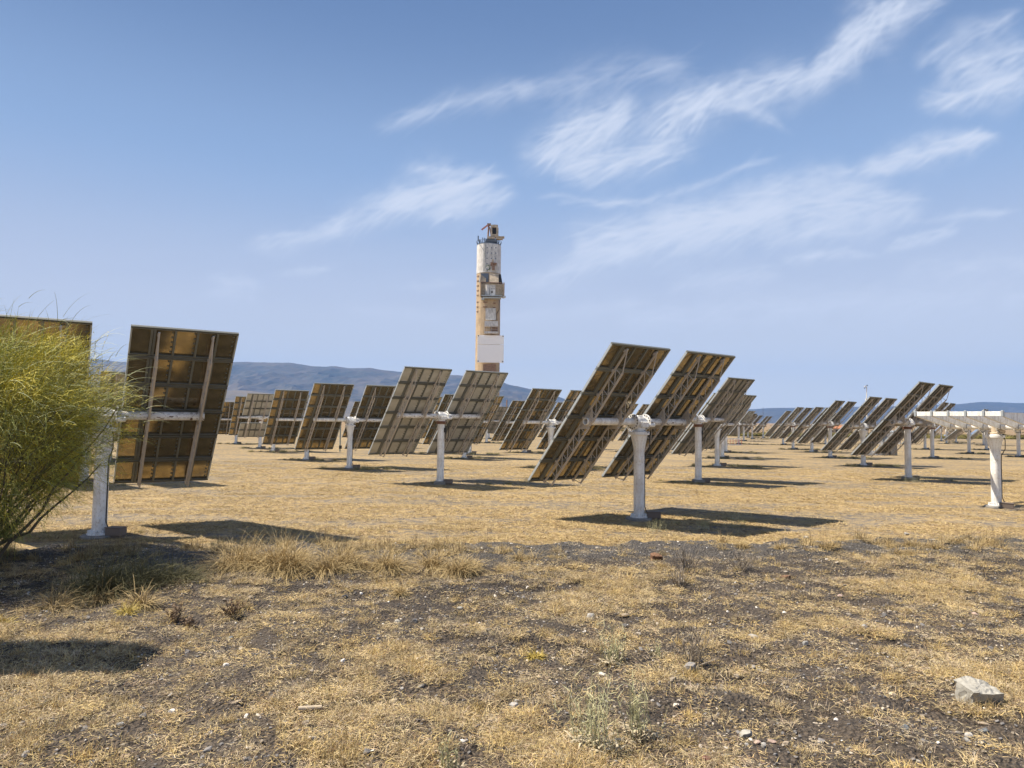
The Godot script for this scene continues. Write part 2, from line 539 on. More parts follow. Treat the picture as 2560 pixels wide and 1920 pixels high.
# ---------------------------------------------------------------- ground
func make_ground() -> void:
	# bank: dark soil with slate gravel
	var g := over(ramp(noise(71, 0.02, 5), 1024, [[0.0, Color(0.50, 0.48, 0.46)], [0.5, Color(0.64, 0.62, 0.59)], [1.0, Color(0.78, 0.75, 0.70)]]),
		ramp(noise(72, 0.15, 1, FastNoiseLite.TYPE_CELLULAR), 1024, [[0.0, Color(1, 0.98, 0.94, 0.55)], [0.35, Color(0.7, 0.7, 0.72, 0.35)], [0.6, Color(0.25, 0.22, 0.2, 0.3)], [1.0, Color(0.1, 0.08, 0.07, 0.75)]]))
	over(g, ramp(noise(73, 0.3, 3), 1024, [[0.0, Color(0.06, 0.05, 0.04, 0.85)], [0.36, Color(0.2, 0.17, 0.15, 0.15)], [0.6, Color(0.9, 0.85, 0.75, 0.0)], [0.75, Color(0.95, 0.88, 0.76, 0.65)], [1.0, Color(1, 0.94, 0.84, 0.9)]]))
	var bank := mat(Color(1, 1, 1), 0.95)
	bank.albedo_texture = tex(g)
	bank.uv1_scale = Vector3(0.25, 0.25, 1)
	bank.vertex_color_use_as_albedo = true
	bank.heightmap_enabled = true
	var hm := grey(noise(74, 0.10, 5), 1024)
	bank.heightmap_texture = tex(hm)
	bank.heightmap_scale = 3.5
	# field: matted straw over grey gravel
	var f := ramp(noise(81, 0.02, 6), 2048, [[0.0, Color(0.55, 0.53, 0.51)], [0.38, Color(0.64, 0.60, 0.56)], [0.47, Color(0.76, 0.68, 0.55)], [0.62, Color(0.84, 0.75, 0.58)], [1.0, Color(0.90, 0.82, 0.66)]])
	over(f, ramp(noise(82, 0.16, 3), 2048, [[0.0, Color(0.20, 0.16, 0.12, 0.85)], [0.34, Color(0.32, 0.26, 0.2, 0.35)], [0.5, Color(0.5, 0.4, 0.3, 0.0)], [0.66, Color(1, 0.9, 0.68, 0.0)], [0.85, Color(1, 0.93, 0.75, 0.7)], [1.0, Color(1, 0.95, 0.8, 0.8)]]))
	var field := mat(Color(1, 1, 1), 0.95)
	field.albedo_texture = tex(f)
	field.uv1_scale = Vector3(0.05, 0.05, 1)
	field.vertex_color_use_as_albedo = true
	field.heightmap_enabled = true
	field.heightmap_texture = tex(grey(noise(83, 0.09, 4), 1024))
	field.heightmap_scale = 6.0
	# lines of the sheet: close together near the bank, far apart towards the horizon
	var xs := PackedFloat32Array()
	var x := 0.0
	while x < 12000.0:
		xs.append(x)
		x += 0.08 if x < 9.5 else (0.3 if x < 30.0 else (0.8 if x < 110.0 else x * 0.12))
	var xl := PackedFloat32Array()
	for i in range(xs.size() - 1, 0, -1):
		xl.append(-xs[i])
	xl.append_array(xs)
	var ts := PackedFloat32Array()
	var t := -60.0
	while t < 9000.0:
		ts.append(t)
		t += 4.0 if t < -4.1 else (0.5 if t < 1.4 else (0.075 if t < 11.8 else (0.25 if t < 62.0 else (0.8 if t < 150.0 else t * 0.08))))
	var nx := xl.size()
	var nt := ts.size()
	var v := PackedVector3Array()
	var c := PackedColorArray()
	var uv := PackedVector2Array()
	var split := 0
	for j in nt:
		var z := -ts[j]
		if ts[j] < 13.2:
			split = j
		for i in nx:
			var px := xl[i]
			var y := ground_y(px, z, absf(px) < 120.0 and ts[j] < 260.0)
			v.append(Vector3(px, y, z))
			uv.append(Vector2(px, z))
			var tone := big.get_noise_2d(px * 0.25, z * 0.25)
			var bt := bank_t(px, z)
			var s := straw(px, z) if ts[j] < 14.0 else 0.5
			var soil := Color(0.208, 0.174, 0.144) * (1.0 + 0.45 * tone)
			soil = soil.lerp(Color(0.34, 0.275, 0.18), 0.4 * s)
			var lip := smoothstep(7.7, 8.5, bt) * (1.0 - smoothstep(11.5, 12.5, bt))
			soil = soil.lerp(Color(0.25, 0.242, 0.235), 0.92 * lip)
			var band := field_band(px, z)
			var fc := Color(0.50, 0.462, 0.365).lerp(Color(0.37, 0.365, 0.355), band * 0.95) * (1.0 + 0.22 * tone)
			if ts[j] > 240.0:
				fc = Color(0.44, 0.38, 0.30) * (1.0 + 0.25 * tone)
			var k := smoothstep(11.8, 12.8, bt)
			var mix := (soil * 0.74).lerp(fc * 1.1, k)
			mix.a = 1.0
			c.append(mix)
	var nrm := PackedVector3Array()
	nrm.resize(v.size())
	for j in nt:
		for i in nx:
			var a := v[j * nx + maxi(i - 1, 0)]
			var b := v[j * nx + mini(i + 1, nx - 1)]
			var d := v[maxi(j - 1, 0) * nx + i]
			var e := v[mini(j + 1, nt - 1) * nx + i]
			var m := (b - a).cross(e - d)
			nrm[j * nx + i] = (m if m.y > 0 else -m).normalized()
	var am := ArrayMesh.new()
	for part in 2:
		var idx := PackedInt32Array()
		for j in range(0 if part == 0 else split, split if part == 0 else nt - 1):
			for i in nx - 1:
				var a := j * nx + i
				idx.append_array(PackedInt32Array([a, a + nx, a + 1, a + 1, a + nx, a + nx + 1]))
		var ar := []
		ar.resize(Mesh.ARRAY_MAX)
		ar[Mesh.ARRAY_VERTEX] = v
		ar[Mesh.ARRAY_NORMAL] = nrm
		ar[Mesh.ARRAY_COLOR] = c
		ar[Mesh.ARRAY_TEX_UV] = uv
		ar[Mesh.ARRAY_INDEX] = idx
		am.add_surface_from_arrays(Mesh.PRIMITIVE_TRIANGLES, ar)
		am.surface_set_material(part, bank if part == 0 else field)
	tag(obj("ground", am), "dry stony ground falling to a flat straw covered field", "", "", "structure")

func blade(b: MB, o: Vector3, dir: Vector3, ln: float, w: float, bend: float, segs: int, c0: Color, c1: Color) -> void:
	var side := dir.cross(Vector3.UP)
	side = (side if side.length() > 0.05 else Vector3.RIGHT).normalized()
	side = side.rotated(dir.normalized(), rng.randf_range(-0.9, 0.9))
	var p := o
	var d := dir.normalized()
	var st := ln / segs
	for s in segs:
		var q := p + d * st
		var w0 := w * (1.0 - 0.75 * s / segs)
		var w1 := w * (1.0 - 0.75 * (s + 1) / segs)
		var m := side.cross(d).normalized()
		if m.y < 0.0:
			m = -m
		b.col = c0.lerp(c1, (s + 0.5) / segs)
		b.tri(p - side * w0, p + side * w0, q + side * w1, m, m, m)
		if s < segs - 1:
			b.tri(p - side * w0, q + side * w1, q - side * w1, m, m, m)
		p = q
		d = (d + Vector3(0, -bend / segs, 0)).normalized()

func rock_mesh(sz: Vector3, seed_: int, m: Material, c: Color, sharp := 0.25, sub := 2) -> ArrayMesh:
	# a cube sphere pushed in and out by cellular facets
	var f := noise(seed_, 1.0, 2)
	var r2 := RandomNumberGenerator.new()
	r2.seed = seed_
	var cuts := []
	for i in 9:
		var d := Vector3(r2.randfn(), r2.randfn() * 0.8, r2.randfn()).normalized()
		cuts.append([d, r2.randf_range(0.55, 0.88)])
	var b := MB.new()
	b.col = c
	var n := 3 * sub
	for k in 3:
		for sg in [-1.0, 1.0]:
			var g := []
			for j in n + 1:
				for i in n + 1:
					var p := Vector3.ZERO
					p[k] = sg
					p[(k + 1) % 3] = -1.0 + 2.0 * i / n
					p[(k + 2) % 3] = -1.0 + 2.0 * j / n
					var cube := p
					p = p.normalized().lerp(cube * 0.72, sharp * 2.0)
					for ct in cuts:
						var al: float = p.dot(ct[0]) - ct[1]
						if al > 0.0:
							p -= ct[0] * al
					p *= 1.0 + 0.10 * f.get_noise_3d(p.x * 2.0, p.y * 2.0, p.z * 2.0)
					g.append(p * sz * 0.5)
			for j in n:
				for i in n:
					b.flat(g[j * (n + 1) + i], g[j * (n + 1) + i + 1], g[(j + 1) * (n + 1) + i + 1], Vector3.ZERO)
					b.flat(g[j * (n + 1) + i], g[(j + 1) * (n + 1) + i + 1], g[(j + 1) * (n + 1) + i], Vector3.ZERO)
	return b.mesh(m)

func scatter(called: String, label: String, m: Mesh, places: Array, colors: Array) -> void:
	var mm := MultiMesh.new()
	mm.transform_format = MultiMesh.TRANSFORM_3D
	mm.use_colors = true
	mm.mesh = m
	mm.instance_count = places.size()
	for i in places.size():
		mm.set_instance_transform(i, places[i])
		mm.set_instance_color(i, colors[i])
	var o := MultiMeshInstance3D.new()
	o.name = numbered(called)
	o.multimesh = mm
	add_child(o)
	tag(o, label, "", "", "stuff")

func straw_patch(count: int, rad: float, lmin: float, lmax: float, w: float, lift: float) -> ArrayMesh:
	var b := MB.new()
	for i in count:
		var a := rng.randf() * TAU
		var r := rad * sqrt(rng.randf())
		var h := rng.randf() * TAU
		var el := rng.randf() * rng.randf() * lift
		var k := rng.randf_range(0.7, 1.15)
		var c := Color(k, k * rng.randf_range(0.92, 1.03), k * rng.randf_range(0.75, 1.2))
		if rng.randf() < 0.25:
			c *= Color(0.4, 0.34, 0.31)
		elif rng.randf() < 0.1:
			c *= Color(1.25, 1.3, 1.5)
		blade(b, Vector3(cos(a) * r, 0.004 + rng.randf() * 0.018, sin(a) * r), Vector3(cos(h) * cos(el), sin(el), sin(h) * cos(el)), rng.randf_range(lmin, lmax), w, 0.5 + 0.4 * el, 2, c, c)
	return b.mesh(M.leaf)

func make_litter() -> void:
	for kind in 5:
		var flat_kind := kind < 3
		var pm := straw_patch(95, 0.12, 0.01, 0.06, 0.0014, 1.0) if flat_kind else straw_patch(60, 0.05, 0.03, 0.09, 0.0013, 2.4)
		var places := []
		var cols := []
		var want := 5600 if flat_kind else 3400
		var tries := 0
		while places.size() < want and tries < want * 6:
			tries += 1
			var t := 1.8 + 9.0 * pow(rng.randf(), 1.0)
			var x := rng.randf_range(-1.0, 1.0) * (3.0 + t * 0.95)
			if bank_t(x, -t) > 9.7:
				continue
			var s := straw(x, -t)
			var lip := smoothstep(7.7, 8.5, bank_t(x, -t))
			if rng.randf() > (s * s + 0.06) * (1.0 - 0.9 * lip):
				continue
			var sc := rng.randf_range(0.6, 1.15)
			places.append(Transform3D(Basis(Vector3.UP, rng.randf() * TAU).scaled(Vector3(sc, sc, sc)), Vector3(x, ground_y(x, -t) - 0.004, -t)))
			var k := rng.randf_range(0.6, 1.25)
			cols.append(Color(0.62, 0.46, 0.185).lerp(Color(0.55, 0.46, 0.31), rng.randf()) * k)
		scatter("straw_litter" if flat_kind else "short_dry_grass", "pale straw lying matted on the stony bank" if flat_kind else "short dry grass sprouting across the bank", pm, places, cols)
	# a loose fringe of dry grass along the edge of the bank
	var tuft := straw_patch(150, 0.07, 0.06, 0.2, 0.0018, 2.6)
	var fp := []
	var fc := []
	while fp.size() < 230:
		var x := rng.randf_range(-7.0, 9.5)
		var dense := smoothstep(0.2, -1.6, x) * 0.9 + 0.05 + 0.3 * smoothstep(3.5, 5.0, x)
		var bt := 9.25 - absf(rng.randfn()) * 0.75
		var z := -(bt + 0.12 * x)
		if rng.randf() > dense * (0.35 + 1.3 * maxf(0.0, big.get_noise_2d(x * 1.6, z * 1.6 + 70.0) + 0.2)):
			continue
		var sc := rng.randf_range(0.4, 1.25)
		fp.append(Transform3D(Basis(Vector3.UP, rng.randf() * TAU).scaled(Vector3(sc, sc * rng.randf_range(0.7, 1.2), sc)), Vector3(x, ground_y(x, z) - 0.01, z)))
		fc.append(Color(0.50, 0.37, 0.16).lerp(Color(0.42, 0.34, 0.2), rng.randf()) * rng.randf_range(0.7, 1.15))
	scatter("dry_grass", "loose fringe of low dry grass along the edge of the bank", tuft, fp, fc)
	# the flat field: coarser straw that gives the ground its nap
	var fm := straw_patch(46, 0.45, 0.08, 0.26, 0.005, 0.8)
	var pl := []
	var cl := []
	while pl.size() < 15000:
		var t := 20.5 + 40.0 * pow(rng.randf(), 1.4)
		var x := rng.randf_range(-1.0, 1.0) * (4.0 + t * 0.85)
		if bank_t(x, -t) < 13.0 or rng.randf() < field_band(x, -t) * 0.85 or rng.randf() < 0.35 - big.get_noise_2d(x, -t):
			continue
		pl.append(Transform3D(Basis(Vector3.UP, rng.randf() * TAU), Vector3(x, ground_y(x, -t) - 0.004, -t)))
		cl.append(Color(0.50, 0.375, 0.18) * rng.randf_range(0.75, 1.2))
	scatter("field_straw", "golden straw matted over the flat heliostat field", fm, pl, cl)
	# gravel
	for kind in 3:
		var rm := rock_mesh(Vector3(1.0, [0.35, 0.6, 0.22][kind], [0.7, 0.85, 0.6][kind]), 300 + kind, M.tint, Color(1, 1, 1), 0.2, 1)
		var places := []
		var cols := []
		while places.size() < 30000:
			var t := 1.8 + 9.5 * pow(rng.randf(), 0.85)
			var x := rng.randf_range(-1.0, 1.0) * (3.0 + t * 0.95)
			var bt := bank_t(x, -t)
			if bt > 11.0 or rng.randf() < 0.45 * straw(x, -t) * (1.0 - smoothstep(8.1, 8.9, bt)):
				continue
			var sz := 0.006 + 0.026 * pow(rng.randf(), 3.5)
			if rng.randf() < 0.05:
				sz *= 2.2
			places.append(Transform3D(Basis.from_euler(Vector3(rng.randf_range(-0.4, 0.4), rng.randf() * TAU, rng.randf_range(-0.4, 0.4))).scaled(Vector3(sz, sz, sz)), Vector3(x, ground_y(x, -t) + sz * 0.1, -t)))
			var q := rng.randf()
			var c := Color(0.20, 0.19, 0.185) if q < 0.5 else (Color(0.30, 0.25, 0.19) if q < 0.78 else (Color(0.56, 0.49, 0.40) if q < 0.93 else Color(0.75, 0.71, 0.66)))
			cols.append(c * rng.randf_range(0.55, 1.05))
		scatter("gravel", "slate gravel strewn over the bank", rm, places, cols)

func boulder_mesh(size: float, c: Color) -> ArrayMesh: # a broken block: flat pale top, front undercut
	var k := size / 0.30
	var top := [Vector3(-0.13, 0.115, -0.09), Vector3(-0.05, 0.13, -0.115), Vector3(0.03, 0.122, -0.105), Vector3(0.095, 0.10, -0.07), Vector3(0.122, 0.088, 0.03), Vector3(0.02, 0.092, 0.078), Vector3(-0.09, 0.096, 0.074)]
	var foot := [Vector3(-0.14, -0.03, -0.08), Vector3(-0.05, -0.03, -0.11), Vector3(0.04, -0.03, -0.1), Vector3(0.12, -0.03, -0.06), Vector3(0.13, -0.03, -0.03), Vector3(0.03, -0.03, -0.02), Vector3(-0.09, -0.03, 0.0)]
	var f := noise(77, 22.0, 3)
	var n := 42
	var rings := []
	for r in 14:
		var ring := []
		for i in n:
			var a := i * 7.0 / n
			var i0 := int(a) % 7
			var i1 := (i0 + 1) % 7
			var t: Vector3 = top[i0].lerp(top[i1], a - floorf(a))
			var b0: Vector3 = foot[i0].lerp(foot[i1], a - floorf(a))
			var p: Vector3
			if r < 8: # the top, from its middle outwards
				p = Vector3(0.0, 0.112, -0.02).lerp(t, pow(r / 7.0, 0.8))
			else:
				p = t.lerp(b0, (r - 7) / 6.0)
			var w := f.get_noise_3d(p.x, p.y * 1.8, p.z)
			p += Vector3(0, 0.012 * w, 0) if r < 7 else Vector3(0.02 * w, 0.01 * w, 0.02 * w)
			ring.append(p * Vector3(k, k * 1.35, k))
		rings.append(ring)
	var b := MB.new()
	b.col = c
	for r in 13:
		for i in n:
			var j := (i + 1) % n
			b.flat(rings[r][i], rings[r][j], rings[r + 1][j], Vector3(0, 0.03, 0))
			b.flat(rings[r][i], rings[r + 1][j], rings[r + 1][i], Vector3(0, 0.03, 0))
	return b.mesh(M.stone)

const STONE_TONE = {"pale": Color(0.46, 0.44, 0.39), "tan": Color(0.46, 0.37, 0.27), "white": Color(0.46, 0.44, 0.41), "pink": Color(0.50, 0.37, 0.31), "grey": Color(0.36, 0.36, 0.35), "dark": Color(0.30, 0.29, 0.28), "slate": Color(0.17, 0.19, 0.205), "brick": Color(0.20, 0.085, 0.065), "orange": Color(0.25, 0.135, 0.075)}
var stones_made := 0

func stone(at: Vector3, size: float, shape: String, tone: String, label: String) -> void:
	stones_made += 1
	var s: Vector3 = {"block": Vector3(1.0, 0.62, 0.72), "slab": Vector3(1.0, 0.2, 0.42), "oval": Vector3(1.0, 0.45, 0.75), "chip": Vector3(1.0, 0.42, 0.8), "cube": Vector3(0.95, 0.7, 0.85)}[shape]
	var sharp: float = {"block": 0.42, "slab": 0.36, "oval": 0.02, "chip": 0.25, "cube": 0.2}[shape]
	var m := boulder_mesh(size, STONE_TONE[tone]) if size > 0.15 else rock_mesh(s * size * 1.12, 900 + stones_made * 7, M.stone, STONE_TONE[tone], sharp, 3 if size > 0.15 else 2)
	var o := obj("boulder" if size > 0.15 else ("tile_shard" if tone in ["brick", "orange"] else "stone"), m)
	at.y = ground_y(at.x, at.z) + s.y * size * 0.36
	var turn := rng.randf() * TAU
	var lean := Vector3(rng.randf_range(-0.2, 0.2), turn, rng.randf_range(-0.2, 0.2))
	if size > 0.15:
		lean = Vector3(0, -0.12, 0)
		at.y = ground_y(at.x, at.z) - 0.015
	if label.contains("tilted"):
		lean = Vector3(0.2, 0.45, 0.35)
	o.transform = Transform3D(Basis.from_euler(lean), at)
	tag(o, label, "tile shard" if tone in ["brick", "orange"] else ("rock" if size > 0.15 else "stone"), "stones lying on the bank")

func plant(at: Vector3, w: float, h: float, kind: String, label: String) -> void:
	at.y = ground_y(at.x, at.z) - 0.01
	var b := MB.new()
	var called := "dry_grass_clump"
	if kind in ["dry", "green", "yellow"]:
		var c0 := Color(0.24, 0.165, 0.07)
		var c1 := Color(0.56, 0.42, 0.195)
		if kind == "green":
			c0 = Color(0.075, 0.07, 0.03)  # lowered tones: the shrub's shade is put into the blade colour
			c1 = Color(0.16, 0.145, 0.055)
		elif kind == "yellow":
			c0 = Color(0.36, 0.28, 0.06)
			c1 = Color(0.52, 0.39, 0.09)
			called = "grass_tuft"
		var cnt := int(clampf(5200.0 * w * h / 0.8, 350, 3600))
		var lumps := []
		for i in maxi(3, int(w / 0.12)):
			lumps.append(Vector2(rng.randf_range(-0.4, 0.4) * w, rng.randf_range(-0.35, 0.35) * minf(w, 0.7)))
		for i in cnt:
			var l: Vector2 = lumps[i % lumps.size()]
			var o := Vector3(l.x + rng.randfn() * w * 0.1, 0, l.y + rng.randfn() * w * 0.09)
			var out := Vector3(o.x - l.x, 0, o.z - l.y).normalized() * rng.randf_range(0.0, 1.1)
			var d := Vector3(out.x + rng.randfn() * 0.6 + 0.15, 1.0, out.z + rng.randfn() * 0.6)
			var ln := h * rng.randf_range(0.35, 1.15) * (1.3 if rng.randf() < 0.1 else 1.0)
			var k := rng.randf_range(0.7, 1.15)
			blade(b, o, d, ln, 0.0026, rng.randf_range(0.8, 2.8), 5, c0 * k, c1 * k)
	elif kind == "sage":
		called = "herb"
		var cnt := int(clampf(w * 160.0, 12, 60))
		for i in cnt:
			var o := Vector3(rng.randfn() * w * 0.2, 0, rng.randfn() * w * 0.16)
			var k := rng.randf_range(0.8, 1.15)
			var c := Color(0.37, 0.355, 0.20) * k
			var d := Vector3(rng.randfn() * 0.16, 1, rng.randfn() * 0.16)
			var ln := h * rng.randf_range(0.4, 1.05)
			blade(b, o, d, ln, 0.0028, 0.25, 4, c, c * 1.1)
			for q in 5:
				var p := o + d.normalized() * ln * rng.randf_range(0.25, 0.95)
				blade(b, p, Vector3(rng.randfn(), rng.randf_range(0.5, 1.6), rng.randfn()), minf(ln * 0.22, 0.07), 0.0024, 0.3, 2, c, c)
			for q in 4:
				var p := o + Vector3(rng.randfn() * 0.02, rng.randf() * h * 0.18, rng.randfn() * 0.02)
				blade(b, p, Vector3(rng.randfn(), rng.randf_range(0.0, 0.7), rng.randfn()), minf(h * 0.2, 0.06), 0.006, 0.8, 2, Color(0.42, 0.36, 0.25) * k, Color(0.5, 0.42, 0.28) * k)
	else:
		called = {"twig": "dead_twig_bush", "rust": "withered_weed", "stalk": "dry_stalk"}[kind]
		var c: Color = {"twig": Color(0.20, 0.165, 0.125), "rust": Color(0.17, 0.115, 0.07), "stalk": Color(0.24, 0.18, 0.11)}[kind]
		var cnt: int = {"twig": 34, "rust": 20, "stalk": 5}[kind]
		for i in cnt:
			var o := Vector3(rng.randfn() * w * (0.1 if kind != "stalk" else 0.2), 0, rng.randfn() * w * 0.08)
			var d := Vector3(rng.randfn() * 0.5, 1, rng.randfn() * 0.5) if kind != "stalk" else Vector3(rng.randfn() * 0.2, 1, rng.randfn() * 0.2)
			d = d.normalized()
			var ln := h * rng.randf_range(0.55, 1.1)
			var k := rng.randf_range(0.7, 1.3)
			blade(b, o, d, ln, 0.0035, 0.1, 4, c * k, c * k * 1.2)
			for q in 9:
				var p := o + d * ln * rng.randf_range(0.35, 0.95)
				blade(b, p, d + Vector3(rng.randfn() * 0.7, rng.randf() * 0.4, rng.randfn() * 0.7), ln * rng.randf_range(0.12, 0.35), 0.0022, 0.1, 2, c * k, c * k * 1.3)
			if kind == "rust":
				for q in 14:
					var p := o + d * ln * rng.randf_range(0.3, 1.0)
					blade(b, p, Vector3(rng.randfn(), rng.randf(), rng.randfn()), 0.02, 0.006, 0.5, 2, c * k * 1.2, c * k)
	var o2 := obj(called, b.mesh(M.leaf))
	o2.position = at
	tag(o2, label, {"dry_grass_clump": "grass clump", "grass_tuft": "grass tuft", "herb": "weed", "dead_twig_bush": "dead bush", "withered_weed": "weed", "dry_stalk": "weed"}[called])

# ---------------------------------------------------------------- green shrub
func make_shrub() -> void:
	var at := Vector3(-5.95, 0, -7.5)
	at.y = ground_y(at.x, at.z) - 0.05
	var t := thing("broom_shrub", "large feathery yellow green broom shrub leaning in the wind beside a white pedestal", "shrub", at)
	var limbs := MB.new()
	var wood := Color(0.12, 0.10, 0.07)
	var stems := MB.new()
	var lump := noise(5, 0.8, 2)
	var anchors := []
	while anchors.size() < 560:
		var d := Vector3(rng.randfn(), rng.randfn(), rng.randfn()).normalized()
		var p := d * pow(rng.randf_range(0.12, 1.0), 0.5)
		var q := Vector3(p.x * 1.42, 1.56 + p.y * (1.06 if p.y > 0.0 else 1.4), p.z * 1.55)
		q.x += 0.14 * (q.y - 1.2)
		if q.y < 0.26 + 0.3 * rng.randf() + (0.42 * q.x if q.x > 0.0 else -0.25) or lump.get_noise_3d(q.x * 1.7 + 20.0, q.y * 1.7, q.z * 1.7) < -0.12:
			continue
		anchors.append(q)
	for i in anchors.size():
		var tip: Vector3 = anchors[i]
		if i % 10 == 0: # limbs bow outwards from the foot
			var r := rng.randf_range(0.010, 0.024)
			var o := Vector3(rng.randfn() * 0.2, 0, rng.randfn() * 0.2)
			var ctrl := Vector3(tip.x * 0.55, tip.y * 0.35, tip.z * 0.55)
			var prev := o
			for s in 9:
				var k := (s + 1) / 9.0
				var q := o.lerp(ctrl, k).lerp(ctrl.lerp(tip, k), k) + Vector3(rng.randfn(), rng.randfn(), rng.randfn()) * 0.02
				limbs.col = wood * rng.randf_range(0.7, 1.3)
				limbs.tube(prev, q, r * (1.05 - 0.8 * (s / 9.0)), r * (1.05 - 0.8 * k), 6, false)
				prev = q
		else: # twigs
			var from := Vector3(tip.x * 0.72, tip.y * 0.8, tip.z * 0.72)
			limbs.col = wood.lerp(Color(0.16, 0.15, 0.06), 0.5)
			limbs.tube(from, tip, 0.006, 0.003, 5, false)
	obj("trunk", limbs.mesh(M.tint), t)
	# fine rush-like stems on every twig; lumps of the crown differ in colour
	for p0 in anchors:
		var hue := lump.get_noise_3d(p0.x * 2.2, p0.y * 2.2, p0.z * 2.2)
		var outward := Vector3(p0.x, (p0.y - 1.4) * 1.2, p0.z).normalized()
		for k in 70:
			var base: Vector3 = p0 + Vector3(rng.randfn(), rng.randfn() * 0.8, rng.randfn()) * 0.11
			var d: Vector3 = (outward * 0.8 + Vector3(rng.randfn(), rng.randfn() + 0.25, rng.randfn()) * 0.62 + Vector3(0.3, 0.1, 0.05)).normalized()
			var q := clampf(hue * 1.3 + rng.randfn() * 0.3 + 0.45, 0, 1)
			var c := Color(0.25, 0.27, 0.065).lerp(Color(0.62, 0.52, 0.06), q) * rng.randf_range(0.7, 1.25)
			blade(stems, base, d, rng.randf_range(0.12, 0.36), 0.0028, rng.randf_range(0.5, 1.5), 3, c * 0.9, c * 1.1)
			if q > 0.45 and k % 3 == 0: # small yellow flowers and pods
				for w in 2:
					blade(stems, base + d * 0.2 * rng.randf(), Vector3(rng.randfn(), rng.randfn(), rng.randfn()), 0.022, 0.006, 0.3, 1, Color(0.56, 0.44, 0.03), Color(0.56, 0.44, 0.03))
		if p0.y > 1.3: # long pale wands that arch over to the lee side
			for k in 6:
				var c := Color(0.40, 0.43, 0.23) * rng.randf_range(0.8, 1.15)
				blade(stems, p0 + Vector3(rng.randfn(), rng.randfn(), rng.randfn()) * 0.2, (outward * 0.5 + Vector3(0.75 + rng.randfn() * 0.35, 0.45 + rng.randfn() * 0.3, rng.randfn() * 0.4)).normalized(), rng.randf_range(0.25, 0.5), 0.0026, rng.randf_range(0.7, 1.6), 6, c, c)
	obj("crown", stems.mesh(M.leaf), t)

# ---------------------------------------------------------------- heliostats
const TILT := 0.726
const HALF_GAP := 0.467
const PLANE := -0.371
var H := {}

func axis_height(flared: bool) -> float:
	return 3.72 if flared else 3.985

